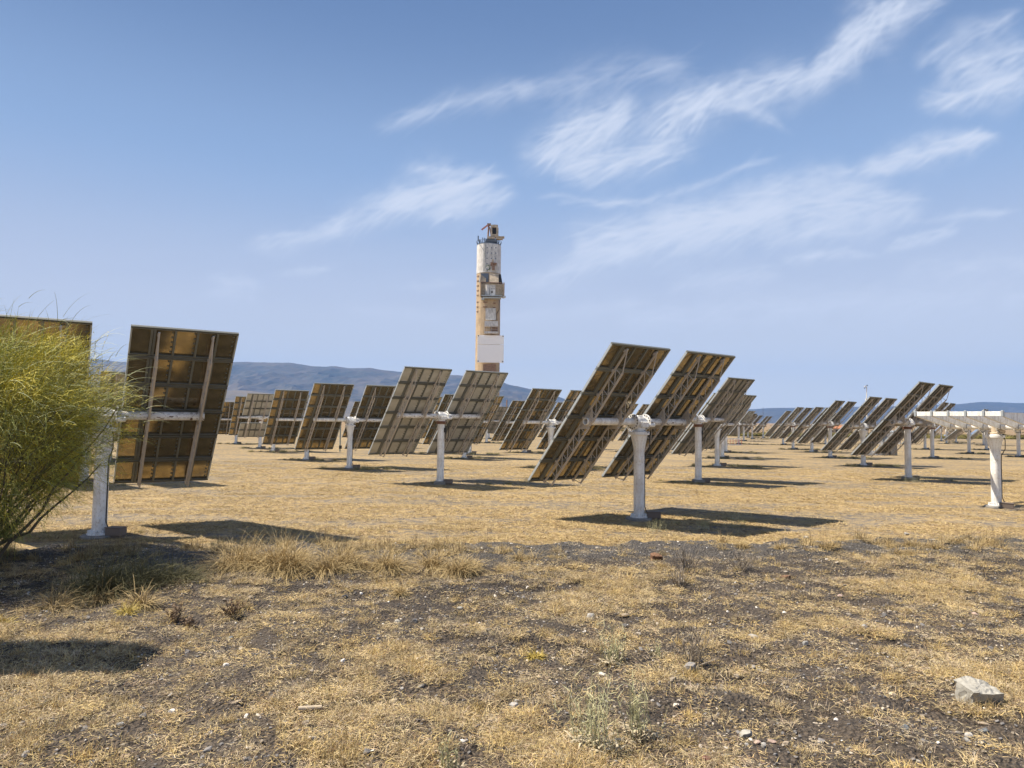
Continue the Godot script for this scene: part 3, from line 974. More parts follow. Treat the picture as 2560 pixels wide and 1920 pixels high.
func make_meshes() -> void:
	var b := MB.new()
	# facet: a sheet of mirror glass, lacquered on the back
	for back in ["brown", "cream", "taupe"]:
		var am := ArrayMesh.new()
		b = MB.new()
		b.quad(Vector3(-1.49, -0.537, 0), Vector3(1.49, -0.537, 0), Vector3(1.49, 0.537, 0), Vector3(-1.49, 0.537, 0), Vector3(0, 0, -1))
		b.put(am, M.mirror)
		b = MB.new()
		b.quad(Vector3(-1.49, -0.537, 0.014), Vector3(1.49, -0.537, 0.014), Vector3(1.49, 0.537, 0.014), Vector3(-1.49, 0.537, 0.014), Vector3(0, 0, 1))
		b.put(am, M[back])
		b = MB.new()
		for s in [-1.0, 1.0]:
			b.quad(Vector3(s * 1.49, -0.537, 0), Vector3(s * 1.49, 0.537, 0), Vector3(s * 1.49, 0.537, 0.014), Vector3(s * 1.49, -0.537, 0.014), Vector3(s, 0, 0))
			b.quad(Vector3(-1.49, s * 0.537, 0), Vector3(1.49, s * 0.537, 0), Vector3(1.49, s * 0.537, 0.014), Vector3(-1.49, s * 0.537, 0.014), Vector3(0, s, 0))
		b.put(am, M.galv)
		H["facet_" + back] = am
	# steel frame of a facet, with ribs and the pads that hold the glass
	b = MB.new()
	for s in [-1.0, 1.0]:
		b.box(Vector3(0, s * 0.512, 0.05), Vector3(2.976, 0.05, 0.072))
		b.box(Vector3(0, s * 0.49, 0.083), Vector3(2.97, 0.05, 0.006))
	for rx in [-0.94, -0.86, -0.3, 0.32, 0.88]:
		b.box(Vector3(rx, 0, 0.046), Vector3(0.04, 0.974, 0.064))
		b.box(Vector3(rx + 0.012, 0, 0.08), Vector3(0.062, 0.974, 0.006))
	var am2 := b.mesh(M.steel)
	b = MB.new()
	for rx in [-0.3, 0.32, 0.88, 1.42]:
		for k in 5:
			b.lathe(Vector3(rx + (0.055 if rx > 1.0 else -0.06) * (1 if rx < 1.0 else -1), -0.36 + 0.18 * k, 0.015), [[0.03, 0.0], [0.028, 0.02], [0.0, 0.02]], 8, Basis(Vector3.RIGHT, PI / 2))
	b.put(am2, M.steel)
	b = MB.new()
	for s in [-1.0, 1.0]:
		b.box(Vector3(s * 1.469, 0, 0.05), Vector3(0.042, 0.97, 0.072))
	b.put(am2, M.galv)
	H.frame = am2
	# lattice truss across six facets
	b = MB.new()
	b.bar(Vector3(0, -3.37, -0.2), Vector3(0, 3.12, -0.2), 0.055, 0.055)
	b.bar(Vector3(0, -3.12, 0.16), Vector3(0, -0.12, 0.2), 0.055, 0.055)
	b.bar(Vector3(0, 0.12, 0.2), Vector3(0, 2.36, 0.16), 0.055, 0.055)
	b.tube(Vector3(0, 2.36, 0.16), Vector3(0, 3.1, -0.2), 0.02, 0.02, 6)
	b.tube(Vector3(0, -3.1, 0.16), Vector3(0, -3.3, -0.2), 0.016, 0.016, 6)
	for s in [-1.0, 1.0]:
		var y := 0.42
		while y < (2.3 if s > 0 else 3.1):
			b.tube(Vector3(0, s * y, -0.2), Vector3(0, s * y, 0.165), 0.015, 0.015, 6, false)
			if y + 0.46 < (2.4 if s > 0 else 3.13):
				b.tube(Vector3(0, s * (y if s > 0 else y + 0.46), 0.16), Vector3(0, s * (y + 0.46 if s > 0 else y), -0.2), 0.015, 0.015, 6, false)
			y += 0.46
		# gusset plates round the tube
		b.bar(Vector3(0, s * 0.1, 0.17), Vector3(0, s * 0.44, -0.19), 0.02, 0.16, Vector3(0, 0.7, 0.7 * s))
		b.bar(Vector3(0, s * 0.05, -0.15), Vector3(0, s * 0.42, -0.18), 0.02, 0.12, Vector3(0, 0, 1))
	for k in 7:
		b.box(Vector3(0, clampf(-3.3 + 1.1 * k, -3.25, 3.05) - 0.064, -0.255), Vector3(0.07, 0.09, 0.062))
	var truss := b.mesh(M.truss)
	b = MB.new()
	b.lathe(Vector3.ZERO, [[0.136, -0.035], [0.205, -0.035], [0.205, 0.035], [0.136, 0.035]], 20, Basis(Vector3.BACK, -PI / 2))
	b.put(truss, M.truss)
	H.truss = truss
	# torque tube: hollow at its outer end, along +x
	b = MB.new()
	b.lathe(Vector3.ZERO, [[0.0, 0.36], [0.135, 0.36], [0.135, 2.84], [0.112, 2.84], [0.112, 2.5], [0.0, 2.5]], 22, Basis(Vector3.BACK, -PI / 2))
	H.tube = b.mesh(M.flaked)
	H.tube_clean = b.mesh(M.paint)
	# bolted flange disc
	b = MB.new()
	b.lathe(Vector3.ZERO, [[0.0, -0.025], [0.295, -0.025], [0.3, -0.018], [0.3, 0.018], [0.295, 0.025], [0.0, 0.025]], 26, Basis(Vector3.BACK, -PI / 2))
	var fl := b.mesh(M.paint)
	b = MB.new()
	for k in 14:
		var a := TAU * k / 14
		b.tube(Vector3(-0.04, cos(a) * 0.25, sin(a) * 0.25), Vector3(0.04, cos(a) * 0.25, sin(a) * 0.25), 0.026, 0.026, 7)
	b.put(fl, M.dark)
	H.flange = fl
	# gear housing round the axis
	b = MB.new()
	b.lathe(Vector3.ZERO, [[0.0, -0.335], [0.17, -0.335], [0.17, -0.26], [0.215, -0.24], [0.235, -0.2], [0.235, 0.16], [0.21, 0.2], [0.17, 0.22], [0.17, 0.335], [0.0, 0.335]], 24, Basis(Vector3.BACK, -PI / 2))
	b.bbox(Vector3(0.03, -0.1, 0.16), Vector3(0.42, 0.24, 0.3), 0.04)
	b.bbox(Vector3(-0.05, 0.19, 0.02), Vector3(0.26, 0.12, 0.24), 0.04)
	b.lathe(Vector3(0, 0, 0), [[0.0, -0.36], [0.235, -0.36], [0.235, -0.18], [0.2, -0.16], [0.0, -0.16]], 24)
	for k in 5:
		b.tube(Vector3(-0.12 + 0.08 * k, -0.02, 0.3), Vector3(-0.12 + 0.08 * k, -0.02, 0.33), 0.016, 0.016, 6)
	H.gear = b.mesh(M.paint)
	b = MB.new()
	b.lathe(Vector3.ZERO, [[0.0, 0.0], [0.06, 0.0], [0.06, 0.08], [0.078, 0.085], [0.078, 0.33], [0.07, 0.35], [0.03, 0.352], [0.03, 0.37], [0.0, 0.37]], 16, Basis(Vector3.BACK, -PI / 2))
	H.motor = b.mesh(M.paint)
	for flared in [true, false]:
		var ha := axis_height(flared)
		var key := "F" if flared else "P"
		b = MB.new()
		if flared:
			b.lathe(Vector3.ZERO, [[0.0, 0.10], [0.33, 0.10], [0.335, 0.105], [0.335, 0.145], [0.33, 0.15], [0.21, 0.155], [0.207, 0.17], [0.203, ha - 1.1], [0.215, ha - 1.095], [0.215, ha - 1.06], [0.205, ha - 1.055], [0.32, ha - 0.5], [0.39, ha - 0.49], [0.395, ha - 0.48], [0.395, ha - 0.38], [0.39, ha - 0.37], [0.3, ha - 0.365], [0.26, ha - 0.35], [0.0, ha - 0.35]], 26)
			for k in 10: # gusset fins and anchor nuts round the foot
				var a := TAU * k / 10
				var e := Vector3(cos(a), 0, sin(a))
				b.bar(e * 0.2 + Vector3(0, 0.2, 0), e * 0.31 + Vector3(0, 0.18, 0), 0.014, 0.09)
				b.tube(e * 0.285 + Vector3(0, 0.15, 0) + e.cross(Vector3.UP) * 0.07, e * 0.285 + Vector3(0, 0.24, 0) + e.cross(Vector3.UP) * 0.07, 0.02, 0.02, 6)
			for y in [0.55, ha - 1.42]: # round inspection covers
				b.lathe(Vector3(-0.09, y, 0.175).rotated(Vector3.UP, 0.1), [[0.0, 0.0], [0.075, 0.0], [0.085, 0.02], [0.08, 0.045], [0.0, 0.05]], 18, Basis(Vector3.UP, -0.5) * Basis(Vector3.RIGHT, PI / 2))
		else:
			b.lathe(Vector3.ZERO, [[0.0, 0.2], [0.27, 0.2], [0.27, 0.235], [0.212, 0.24], [0.21, 0.26], [0.205, ha - 0.47], [0.0, ha - 0.47]], 26)
			for k in 8:
				var a := TAU * k / 8
				var e := Vector3(cos(a), 0, sin(a))
				b.tube(e * 0.245 + Vector3(0, 0.23, 0), e * 0.245 + Vector3(0, 0.3, 0), 0.018, 0.018, 6)
		H["post" + key] = b.mesh(M.paint)
		b = MB.new()
		if flared:
			b.lathe(Vector3.ZERO, [[0.0, ha - 0.352], [0.275, ha - 0.352], [0.275, ha - 0.33], [0.24, ha - 0.325], [0.24, ha - 0.3], [0.0, ha - 0.3]], 24)
		else:
			b.lathe(Vector3.ZERO, [[0.0, ha - 0.468], [0.225, ha - 0.468], [0.3, ha - 0.45], [0.3, ha - 0.41], [0.245, ha - 0.4], [0.245, ha - 0.36], [0.295, ha - 0.355], [0.295, ha - 0.3], [0.2, ha - 0.29], [0.0, ha - 0.29]], 24)
		H["ring" + key] = b.mesh(M.rust if not flared else M.paint)
		b = MB.new()
		if flared:
			b.lathe(Vector3.ZERO, [[0.56, -0.4], [0.5, 0.07], [0.47, 0.098], [0.0, 0.1]], 12)
		else:
			b.bbox(Vector3(0, -0.1, 0), Vector3(0.66, 0.6, 0.66), 0.03, Basis(Vector3.UP, -0.7))
		H["foot" + key] = b.mesh(M.concrete)
		b = MB.new()
		var e2 := Vector3(0.74, 0, 0.67)
		if flared:
			b.path([Vector3(0.16, ha - 0.3, 0.3), Vector3(0.25, ha - 0.6, 0.3), Vector3(0.26, ha - 1.0, 0.28), e2 * 0.235 + Vector3(0, ha - 1.3, 0), e2 * 0.218 + Vector3(0, ha - 1.6, 0), e2 * 0.218 + Vector3(0, 0.5, 0), e2 * 0.3 + Vector3(0, 0.28, 0), e2 * 0.42 + Vector3(0, 0.2, 0)], 0.018)
			b.path([Vector3(-0.1, ha - 0.3, 0.33), Vector3(0.05, ha - 0.42, 0.41), Vector3(0.2, ha - 0.33, 0.3)], 0.012)
		else:
			b.path([Vector3(0.22, ha - 0.3, 0.2), Vector3(0.36, ha - 0.7, 0.26), Vector3(0.34, ha - 1.2, 0.28), Vector3(0.24, ha - 1.36, 0.26), Vector3(0.17, ha - 1.3, 0.22), Vector3(0.155, ha - 0.95, 0.19)], 0.018)
			b.box(Vector3(0.155, ha - 0.82, 0.2), Vector3(0.13, 0.26, 0.1), Basis(Vector3.UP, 0.66))
		H["cable" + key] = b.mesh(M.black)
	b = MB.new()
	b.bbox(Vector3.ZERO, Vector3(0.5, 0.24, 0.32), 0.015)
	b.box(Vector3(0, 0.126, 0), Vector3(0.53, 0.014, 0.35))
	b.box(Vector3(0, -0.2, 0), Vector3(0.4, 0.2, 0.24))
	H.junction = b.mesh(M.junction)

func heliostat(flared: bool, back: String, missing: Array) -> Node3D:
	var key := "F" if flared else "P"
	var ha := axis_height(flared)
	var r := Node3D.new()
	r.name = numbered("heliostat")
	add_child(r)
	obj("footing", H["foot" + key], r)
	obj("pedestal", H["post" + key], r)
	obj("collar_ring", H["ring" + key], r)
	obj("cable", H["cable" + key], r)
	if flared:
		obj("junction_box", H.junction, r, Transform3D(Basis(Vector3.UP, -0.72), Vector3(0.42, 0.2, 0.36)))
	else:
		obj("junction_box", H.junction, r, Transform3D(Basis(Vector3.UP, -0.72), Vector3(0.36, 0.16, 0.31)))
	var tl := Transform3D(Basis(Vector3.RIGHT, TILT), Vector3(0, ha, 0))
	var g := obj("gear_box", H.gear, r, Transform3D(Basis.IDENTITY, Vector3(0, ha, 0)))
	for s in [-1.0, 1.0]:
		obj("flange", H.flange, g, Transform3D(Basis.IDENTITY, Vector3(s * 0.345, 0, 0)))
	obj("motor", H.motor, g, Transform3D(Basis(Vector3.UP, -0.12), Vector3(0.22, -0.12, 0.22)))
	obj("motor", H.motor, g, Transform3D(Basis(Vector3.UP, -0.12), Vector3(0.2, -0.1, 0.06)))
	for s in [1.0, -1.0]:
		var turn := Basis.IDENTITY if s > 0 else Basis(Vector3.UP, PI)
		obj("torque_tube", H.tube if s > 0 or not flared else H.tube_clean, r, Transform3D(turn, Vector3(0, ha, 0)))
		for u in [0.75, 2.25]:
			obj("truss", H.truss, r, tl * Transform3D(Basis.IDENTITY, Vector3(s * (HALF_GAP + u), 0, 0)))
		for k in 6:
			if [s, k] in missing or [s, -1] in missing:
				continue
			var f := obj("facet", H["facet_" + back], r, tl * Transform3D(Basis.IDENTITY, Vector3(s * (HALF_GAP + 1.5), 2.75 - 1.1 * k - 0.064, PLANE)))
			obj("facet_frame", H.frame, f)
	return r

var first := {}

func place_heliostat(x: float, z: float, yaw: float, flared: bool, back: String, label: String, missing := [], lean := 0.0) -> void:
	var key := "%s%s%s" % [flared, back, missing]
	var r: Node3D
	if first.has(key):
		r = first[key].duplicate()
		r.name = numbered("heliostat")
		add_child(r)
	else:
		r = heliostat(flared, back, missing)
		first[key] = r
	if lean != 0.0: # this one is turned further over than the rest
		var ha := axis_height(flared)
		var pivot := Transform3D(Basis.IDENTITY, Vector3(0, ha, 0))
		for o in r.get_children():
			if String(o.name).begins_with("facet") or String(o.name).begins_with("truss"):
				o.transform = pivot * Transform3D(Basis(Vector3.RIGHT, lean), Vector3.ZERO) * pivot.affine_inverse() * o.transform
	r.position = Vector3(x, ground_y(x, z, false), z)
	r.rotation.y = deg_to_rad(yaw + rng.randf_range(-0.5, 0.5))
	tag(r, label, "heliostat", "heliostats in the field before the tower")

func make_heliostats() -> void:
	make_meshes()
	place_heliostat(4.89, -26.21, 37.7, true, "brown", "nearest brown-backed heliostat right of the tower, on a flared white pedestal")
	place_heliostat(-4.14, -40.24, 36.5, false, "cream", "pale-backed heliostat whose right half stands in front of the tower's foot")
	place_heliostat(-12.54, -21.04, 33.7, true, "brown", "biggest heliostat, its pedestal and left half behind the green shrub")
	place_heliostat(-12.31, -52.24, 34.0, true, "brown", "brown heliostat on a flared pedestal left of the pale one before the tower")
	place_heliostat(3.24, -56.41, 37.2, true, "brown", "brown heliostat partly hidden by the left half of the nearest right one")
	place_heliostat(11.87, -43.49, 39.1, false, "taupe", "grey brown heliostat on a plain post directly behind the nearest right one")
	place_heliostat(18.23, -60.69, 41.0, true, "taupe", "third heliostat in the row behind the nearest right one, flared pedestal")
	place_heliostat(23.47, -76.24, 41.7, false, "taupe", "fourth heliostat of that row, only its post shows beside a flared pedestal")
	place_heliostat(29.09, -92.91, 42.9, false, "taupe", "fifth heliostat of that row, its post beside the red and white barrier")
	place_heliostat(45.2, -136.2, 43.8, false, "taupe", "far grey heliostat right behind the red and white barrier")
	place_heliostat(55.8, -164.4, 47.0, false, "brown", "far heliostat second to the right of the barrier, dark back")
	place_heliostat(66.8, -189.9, 52.4, false, "brown", "narrow dark far heliostat just left of a thin bare mast")
	place_heliostat(73.7, -213.3, 52.7, false, "taupe", "tiny far post in front of the olive green scrub strip")
	place_heliostat(76.2, -207.2, 54.6, false, "brown", "far heliostat with bright edge just right of a thin bare mast")
	place_heliostat(27.63, -47.73, 41.7, false, "brown", "tallest heliostat of the right hand row, on a plain post with black box")
	place_heliostat(32.87, -64.01, 42.7, true, "brown", "heliostat with open tube end and flared pedestal, second of the right row")
	place_heliostat(37.4, -80.34, 45.1, false, "brown", "third heliostat of the right hand row, plain post with white cap")
	place_heliostat(42.81, -97.56, 46.0, true, "brown", "fourth heliostat of the right row, scrub at its foot")
	place_heliostat(44.56, -108.32, 47.7, false, "brown", "fifth heliostat of the right row, plain post and black box")
	place_heliostat(53.3, -134.3, 49.0, false, "taupe", "leftmost and farthest heliostat of the right hand row")
	place_heliostat(66.3, -144.5, 51.1, false, "brown", "half hidden heliostat behind the third one of the right row")
	place_heliostat(-18.96, -63.58, 32.7, true, "brown", "brown heliostat left of the flared one, between it and a cream-backed one")
	place_heliostat(-27.5, -79.17, 34.1, false, "cream", "cream-backed heliostat with one facet missing below its tube", [[-1.0, 3]])
	place_heliostat(-32.55, -88.72, 31.5, false, "brown", "golden brown heliostat directly left of the one with a missing facet")
	place_heliostat(-41.98, -104.42, 28.5, true, "brown", "small brown heliostat peeping out right of the biggest one's edge")
	place_heliostat(-4.72, -69.07, 35.9, true, "brown", "brown heliostat seen through the gap of the pale one before the tower")
	place_heliostat(-4.84, -79.48, 36.8, true, "brown", "heliostat with bare sunlit trusses, half without mirrors, behind the pale one", [[1.0, -1]])
	place_heliostat(-4.53, -124.7, 35.5, false, "taupe", "small grey far heliostat below the brown chimney")
	place_heliostat(-5.19, -157.3, 35.4, false, "taupe", "tiniest far post beside the small grey heliostat below the chimney")
	place_heliostat(-12.06, -79.78, 33.8, false, "brown", "heliostat hidden behind the pale one's left half, foot in shadow visible")
	place_heliostat(-14.24, -117.1, 33.4, false, "brown", "far heliostat whose foot shows under the pale one's gap")
	place_heliostat(-19.38, -95.3, 35.5, true, "brown", "small brown heliostat poking up behind the flared one's right half")
	place_heliostat(1.67, -85.15, 38.0, true, "brown", "brown heliostat with dark foot, left behind the partly hidden one")
	place_heliostat(7.9, -97.98, 38.2, false, "brown", "dark heliostat in the gap between the halves of the partly hidden one")
	place_heliostat(15.79, -91.6, 41.0, true, "brown", "brown heliostat seen through the gap of the nearest right one")
	place_heliostat(50.4, -82.0, 47.0, false, "brown", "heliostat on plain post behind the left end of the bare white rack")
	place_heliostat(69.9, -115.7, 51.9, false, "taupe", "far heliostat with pale post left below the bare white rack")
	place_heliostat(65.9, -98.6, 51.0, false, "brown", "heliostat under the middle of the bare white rack, foot in shadow", [], 0.12)
	place_heliostat(81.0, -116.8, 54.3, true, "taupe", "far heliostat with weedy foot behind the bare rack's pedestal", [], 0.12)
	place_heliostat(103.2, -149.6, 59.0, false, "brown", "far plain post just left of the bare rack's pedestal", [], 0.1)
	place_heliostat(65.7, -88.7, 51.0, false, "taupe", "heliostat at the right picture edge beyond the bare white rack", [], 0.62)
	place_heliostat(102.4, -161.1, 58.0, false, "taupe", "small far heliostat under the left part of the bare white rack")
	place_heliostat(119.4, -190.1, 60.0, false, "brown", "smallest far heliostat at the left under the bare white rack")
	place_heliostat(111.2, -171.2, 60.0, false, "taupe", "far heliostat with shaded post under the bare white rack")
	place_heliostat(-23.6, -38.0, 33.0, false, "cream", "cream-backed heliostat in the gap between the halves of the biggest one", [], 0.22)
	place_heliostat(-33.4, -57.0, 32.0, true, "cream", "lower cream heliostat farther back in the gap of the biggest one", [], 0.1)
	make_rack()

func make_rack() -> void: # a heliostat without mirrors, stowed flat
	var ha := 3.72
	var x := 22.43
	var z := -31.75
	var r := thing("bare_heliostat_rack", "white heliostat without mirrors, bare tapered beams stowed flat at the right edge", "heliostat", Vector3(x, ground_y(x, z, false) - 0.03, z), deg_to_rad(-59.5), "heliostats in the field before the tower")
	obj("footing", H.footF, r)
	obj("pedestal", H.postF, r, Transform3D(Basis(Vector3.UP, 1.06), Vector3.ZERO))
	obj("collar_ring", H.ringF, r)
	obj("cable", H.cableF, r, Transform3D(Basis(Vector3.UP, 1.1), Vector3.ZERO))
	obj("junction_box", H.junction, r, Transform3D(Basis(Vector3.UP, 0.45), Vector3(0.5, 0.16, 0.16)))
	var b := MB.new()
	b.lathe(Vector3(0, ha, 0), [[0.0, -0.36], [0.27, -0.36], [0.27, -0.26], [0.14, -0.24], [0.14, 0.02], [0.09, 0.03], [0.09, 0.12], [0.0, 0.12]], 22)
	b.bbox(Vector3(0.12, ha - 0.18, -0.1), Vector3(0.4, 0.2, 0.4), 0.04)
	obj("gear_box", b.mesh(M.tower_pale), r)
	# six tapered beams across the tube, and the rails at their ends
	for i in 6:
		var u := -1.92 + 0.72 * i
		b = MB.new()
		for s in [-1.0, 1.0]:
			var pts := [Vector3(0, 0.62, 0), Vector3(0, 0.62, s * 3.0), Vector3(0, 0.46, s * 3.0), Vector3(0, -0.04, s * 0.35), Vector3(0, -0.1, 0)]
			for sx in [-1.0, 1.0]:
				var o := Vector3(sx * 0.03, 0, 0)
				for k in range(1, 4):
					b.flat(pts[0] + o, pts[k] + o, pts[k + 1] + o, Vector3(-sx, 0, 0) * 9.0)
			for k in range(0, 4):
				var m: Vector3 = (pts[k + 1] - pts[k]).cross(Vector3.RIGHT).normalized()
				if m.dot(pts[k] - Vector3(0, 0.3, s * 0.8)) < 0.0:
					m = -m
				var wd := 0.1 if k != 1 else 0.05
				b.box((pts[k] + pts[k + 1]) * 0.5, Vector3(wd, 0.012, (pts[k + 1] - pts[k]).length()), Basis(Vector3.RIGHT, m, Vector3.RIGHT.cross(m)))
		obj("beam", b.mesh(M.paint), r, Transform3D(Basis.IDENTITY, Vector3(u, ha, 0)))
		obj("flange", H.flange, r, Transform3D(Basis.IDENTITY, Vector3(u - 0.05, ha, 0)))
		if i < 5:
			b = MB.new()
			b.lathe(Vector3(u + 0.06, ha, 0), [[0.125, 0.0], [0.125, 0.60]], 20, Basis(Vector3.BACK, -PI / 2))
			obj("torque_tube", b.mesh(M.paint), r)
			for s in [-1.0, 1.0]:
				b = MB.new()
				b.bbox(Vector3(u + 0.36, ha + 0.57, s * 3.02), Vector3(0.62, 0.2, 0.07), 0.01)
				obj("rail", b.mesh(M.paint), r)
		for s in [-1.0, 1.0]:
			b = MB.new()
			b.bbox(Vector3(u, ha + 0.58, s * 3.03), Vector3(0.09, 0.26, 0.14), 0.01)
			obj("bracket", b.mesh(M.galv), r)

# ---------------------------------------------------------------- tower
func make_tower() -> void:
	var cx := -11.15
	var t := thing("solar_tower", "tall tan concrete solar tower with white upper part and stacked test platforms", "tower", Vector3(cx, -1.3, -306), 0.04)
	var b := MB.new()
	b.lathe(Vector3.ZERO, [[5.55, 0.0], [5.42, 70.5], [0.0, 70.5]], 48)
	for k in 26: # casting joints of the concrete
		var r := 5.56 - 0.13 * (2.6 + 2.6 * k) / 70.5
		b.lathe(Vector3.ZERO, [[r - 0.05, 2.55 + 2.6 * k], [r + 0.012, 2.57 + 2.6 * k], [r + 0.012, 2.63 + 2.6 * k], [r - 0.05, 2.65 + 2.6 * k]], 48)
	var shaft := obj("shaft", b.mesh(M.tower), t)
	for k in 8: # slots up the left flank and pairs at the front
		b = MB.new()
		b.box(Vector3(-4.75, 69.2 - 2.15 * k - (0.9 if k > 4 else 0.0), 2.6), Vector3(1.3, 0.36, 0.5), Basis(Vector3.UP, -1.07))
		obj("slot", b.mesh(M.tower_rust), shaft)
	for q in [[-1.0, 69.6], [2.5, 69.4], [-1.3, 57.0], [2.3, 56.7], [-1.3, 54.9], [2.3, 54.7]]:
		b = MB.new()
		b.box(Vector3(q[0], q[1], 5.3 if absf(q[0]) < 2.0 else 4.85), Vector3(1.9, 0.34, 0.36))
		obj("slot", b.mesh(M.rust), shaft)
	b = MB.new()
	b.lathe(Vector3.ZERO, [[5.5, 70.5], [5.46, 83.5], [0.0, 83.6]], 48)
	var up := obj("upper_shaft", b.mesh(M.tower_white), t)
	for i in 3: # cladding panels with ports on the front of the upper shaft
		for j in 5:
			b = MB.new()
			var p := Vector3(-0.3 + 1.92 * i - 0.6, 72.3 + 2.42 * j, 5.3)
			b.box(p, Vector3(1.86, 2.36, 0.5))
			var am := b.mesh(M.tower_white)
			b = MB.new()
			if j > 0 or i == 0:
				b.box(p + Vector3(0.1, -0.5, 0.24), Vector3(0.5, 0.55, 0.05))
				b.box(p + Vector3(-0.5, 0.3, 0.24), Vector3(0.14, 0.3, 0.05))
			b.put(am, M.blue_grey)
			obj("panel", am, up)
	b = MB.new()
	b.tube(Vector3(-2.2, 71.0, 5.4), Vector3(-2.2, 86.0, 5.4), 0.12, 0.12, 8)
	b.tube(Vector3(-2.2, 80.0, 5.4), Vector3(-4.6, 84.0, 3.4), 0.1, 0.1, 6)
	b.tube(Vector3(-1.6, 76.0, 5.7), Vector3(-1.6, 84.6, 5.7), 0.09, 0.09, 6)
	obj("pipe", b.mesh(M.blue_grey), t)
	# small jutting stage with a lamp-like crane, rusty
	b = MB.new()
	b.box(Vector3(2.6, 74.2, 6.2), Vector3(1.9, 0.4, 1.8))
	b.box(Vector3(1.2, 74.0, 6.0), Vector3(0.9, 1.4, 1.2))
	b.box(Vector3(2.1, 72.6, 6.0), Vector3(1.2, 2.4, 0.9))
	b.bar(Vector3(2.8, 74.0, 7.0), Vector3(3.2, 73.2, 6.4), 0.2, 0.2)
	var st := b.mesh(M.tower_rust)
	b = MB.new()
	b.box(Vector3(1.75, 75.4, 6.0), Vector3(0.8, 1.3, 0.8))
	b.put(st, M.tower_pale)
	obj("side_stage", st, t)
	b = MB.new()
	for k in 5:
		b.path([Vector3(-1.6 + 0.2 * k, 72.6 + 0.2 * k, 5.8), Vector3(-0.4 + 0.1 * k, 73.6, 6.0), Vector3(0.6, 72.4 - 0.2 * k, 6.0), Vector3(-0.8, 70.9 + 0.1 * k, 5.9)], 0.07, 5)
	obj("hose", b.mesh(mat(lin(0.10, 0.17, 0.09), 0.7)), t)
	# roof works
	b = MB.new()
	b.lathe(Vector3.ZERO, [[5.0, 83.55], [5.2, 83.7], [5.2, 84.0], [4.9, 84.1], [0.0, 84.1]], 32)
	for k in 22:
		var a := TAU * k / 22.0
		var e := Vector3(cos(a), 0, sin(a))
		b.bar(e * 5.1 + Vector3(0, 83.8, 0), e * 5.7 + Vector3(0, 85.4, 0), 0.16, 0.16)
		b.bar(e * 4.4 + Vector3(0, 84.0, 0), e * 4.4 + Vector3(0, 85.6 + 0.5 * (k % 3), 0), 0.3, 0.3)
	for k in 22:
		var a := TAU * k / 22.0
		var a2 := TAU * (k + 1) / 22.0
		b.bar(Vector3(cos(a), 0, sin(a)) * 5.7 + Vector3(0, 85.4, 0), Vector3(cos(a2), 0, sin(a2)) * 5.7 + Vector3(0, 85.4, 0), 0.1, 0.1)
	b.box(Vector3(-4.9, 86.4, 2.2), Vector3(0.5, 2.4, 0.5))
	b.box(Vector3(1.0, 85.0, 3.4), Vector3(5.0, 1.2, 3.0))
	obj("roof_gallery", b.mesh(M.blue_grey), t)
	b = MB.new()
	for q in [[Vector3(0.8, 86.1, 5.0), Vector3(3.4, 0.9, 1.6)], [Vector3(4.6, 86.5, 4.4), Vector3(4.4, 0.5, 2.4)], [Vector3(4.6, 85.9, 4.4), Vector3(3.0, 0.8, 2.0)]]:
		b.box(q[0], q[1])
	obj("roof_platform", b.mesh(M.tower_pale), t)
	b = MB.new()
	for s in [-1.0, 1.0]: # cabin with an open front
		b.box(Vector3(2.25 + s * 1.25, 89.3, 4.0), Vector3(0.75, 5.0, 3.4))
	b.box(Vector3(2.25, 91.3, 4.0), Vector3(1.75, 1.2, 3.39))
	b.box(Vector3(2.25, 87.2, 4.0), Vector3(1.75, 0.8, 3.38))
	b.box(Vector3(2.25, 89.3, 2.6), Vector3(1.75, 3.4, 0.3))
	b.box(Vector3(3.9, 88.9, 4.0), Vector3(0.5, 3.6, 2.4))
	var cab := obj("roof_cabin", b.mesh(M.tower_pale), t)
	b = MB.new()
	b.box(Vector3(2.25, 89.15, 4.6), Vector3(1.74, 3.0, 0.2))
	obj("dark_opening", b.mesh(M.dark), cab)
	b = MB.new()
	b.bar(Vector3(-0.6, 85.5, 4.2), Vector3(-0.2, 92.6, 4.0), 0.55, 0.55)
	b.box(Vector3(-0.1, 92.3, 4.0), Vector3(1.7, 0.9, 1.2))
	b.bar(Vector3(0.2, 91.0, 4.3), Vector3(0.9, 87.0, 4.6), 0.4, 0.4)
	var cr := b.mesh(M.tower_rust)
	b = MB.new()
	b.bar(Vector3(-0.6, 92.0, 4.4), Vector3(-3.4, 89.7, 4.6), 0.5, 0.7)
	b.put(cr, mat(lin(0.50, 0.24, 0.20), 0.6))
	obj("roof_crane", cr, t)
	# slanted cover plate over a dark cavity
	b = MB.new()
	b.box(Vector3(-1.8, 67.8, 5.0), Vector3(3.6, 4.2, 1.2))
	b.flat(Vector3(-4.2, 69.6, 4.4), Vector3(-4.2, 65.6, 6.2), Vector3(-3.6, 65.6, 6.8), Vector3.ZERO)
	obj("cavity", b.mesh(M.blue_grey), t)
	b = MB.new()
	b.box(Vector3(2.4, 67.6, 6.6), Vector3(4.05, 4.5, 0.2), Basis(Vector3.RIGHT, -0.35))
	obj("cover_plate", b.mesh(M.tower_pale), t)
	b = MB.new()
	b.box(Vector3(5.1, 67.4, 4.2), Vector3(1.5, 4.4, 2.0), Basis(Vector3.BACK, 0.18))
	obj("rust_brace", b.mesh(M.dark), t)
	b = MB.new()
	for k in 6:
		b.tube(Vector3(-3.9 + 0.5 * k, 65.9, 6.5), Vector3(-3.4 + 0.42 * k, 69.2 - 0.3 * k, 5.9), 0.13, 0.13, 6)
	obj("duct", b.mesh(M.tower_pale), t)
	# open test chamber on a platform
	b = MB.new()
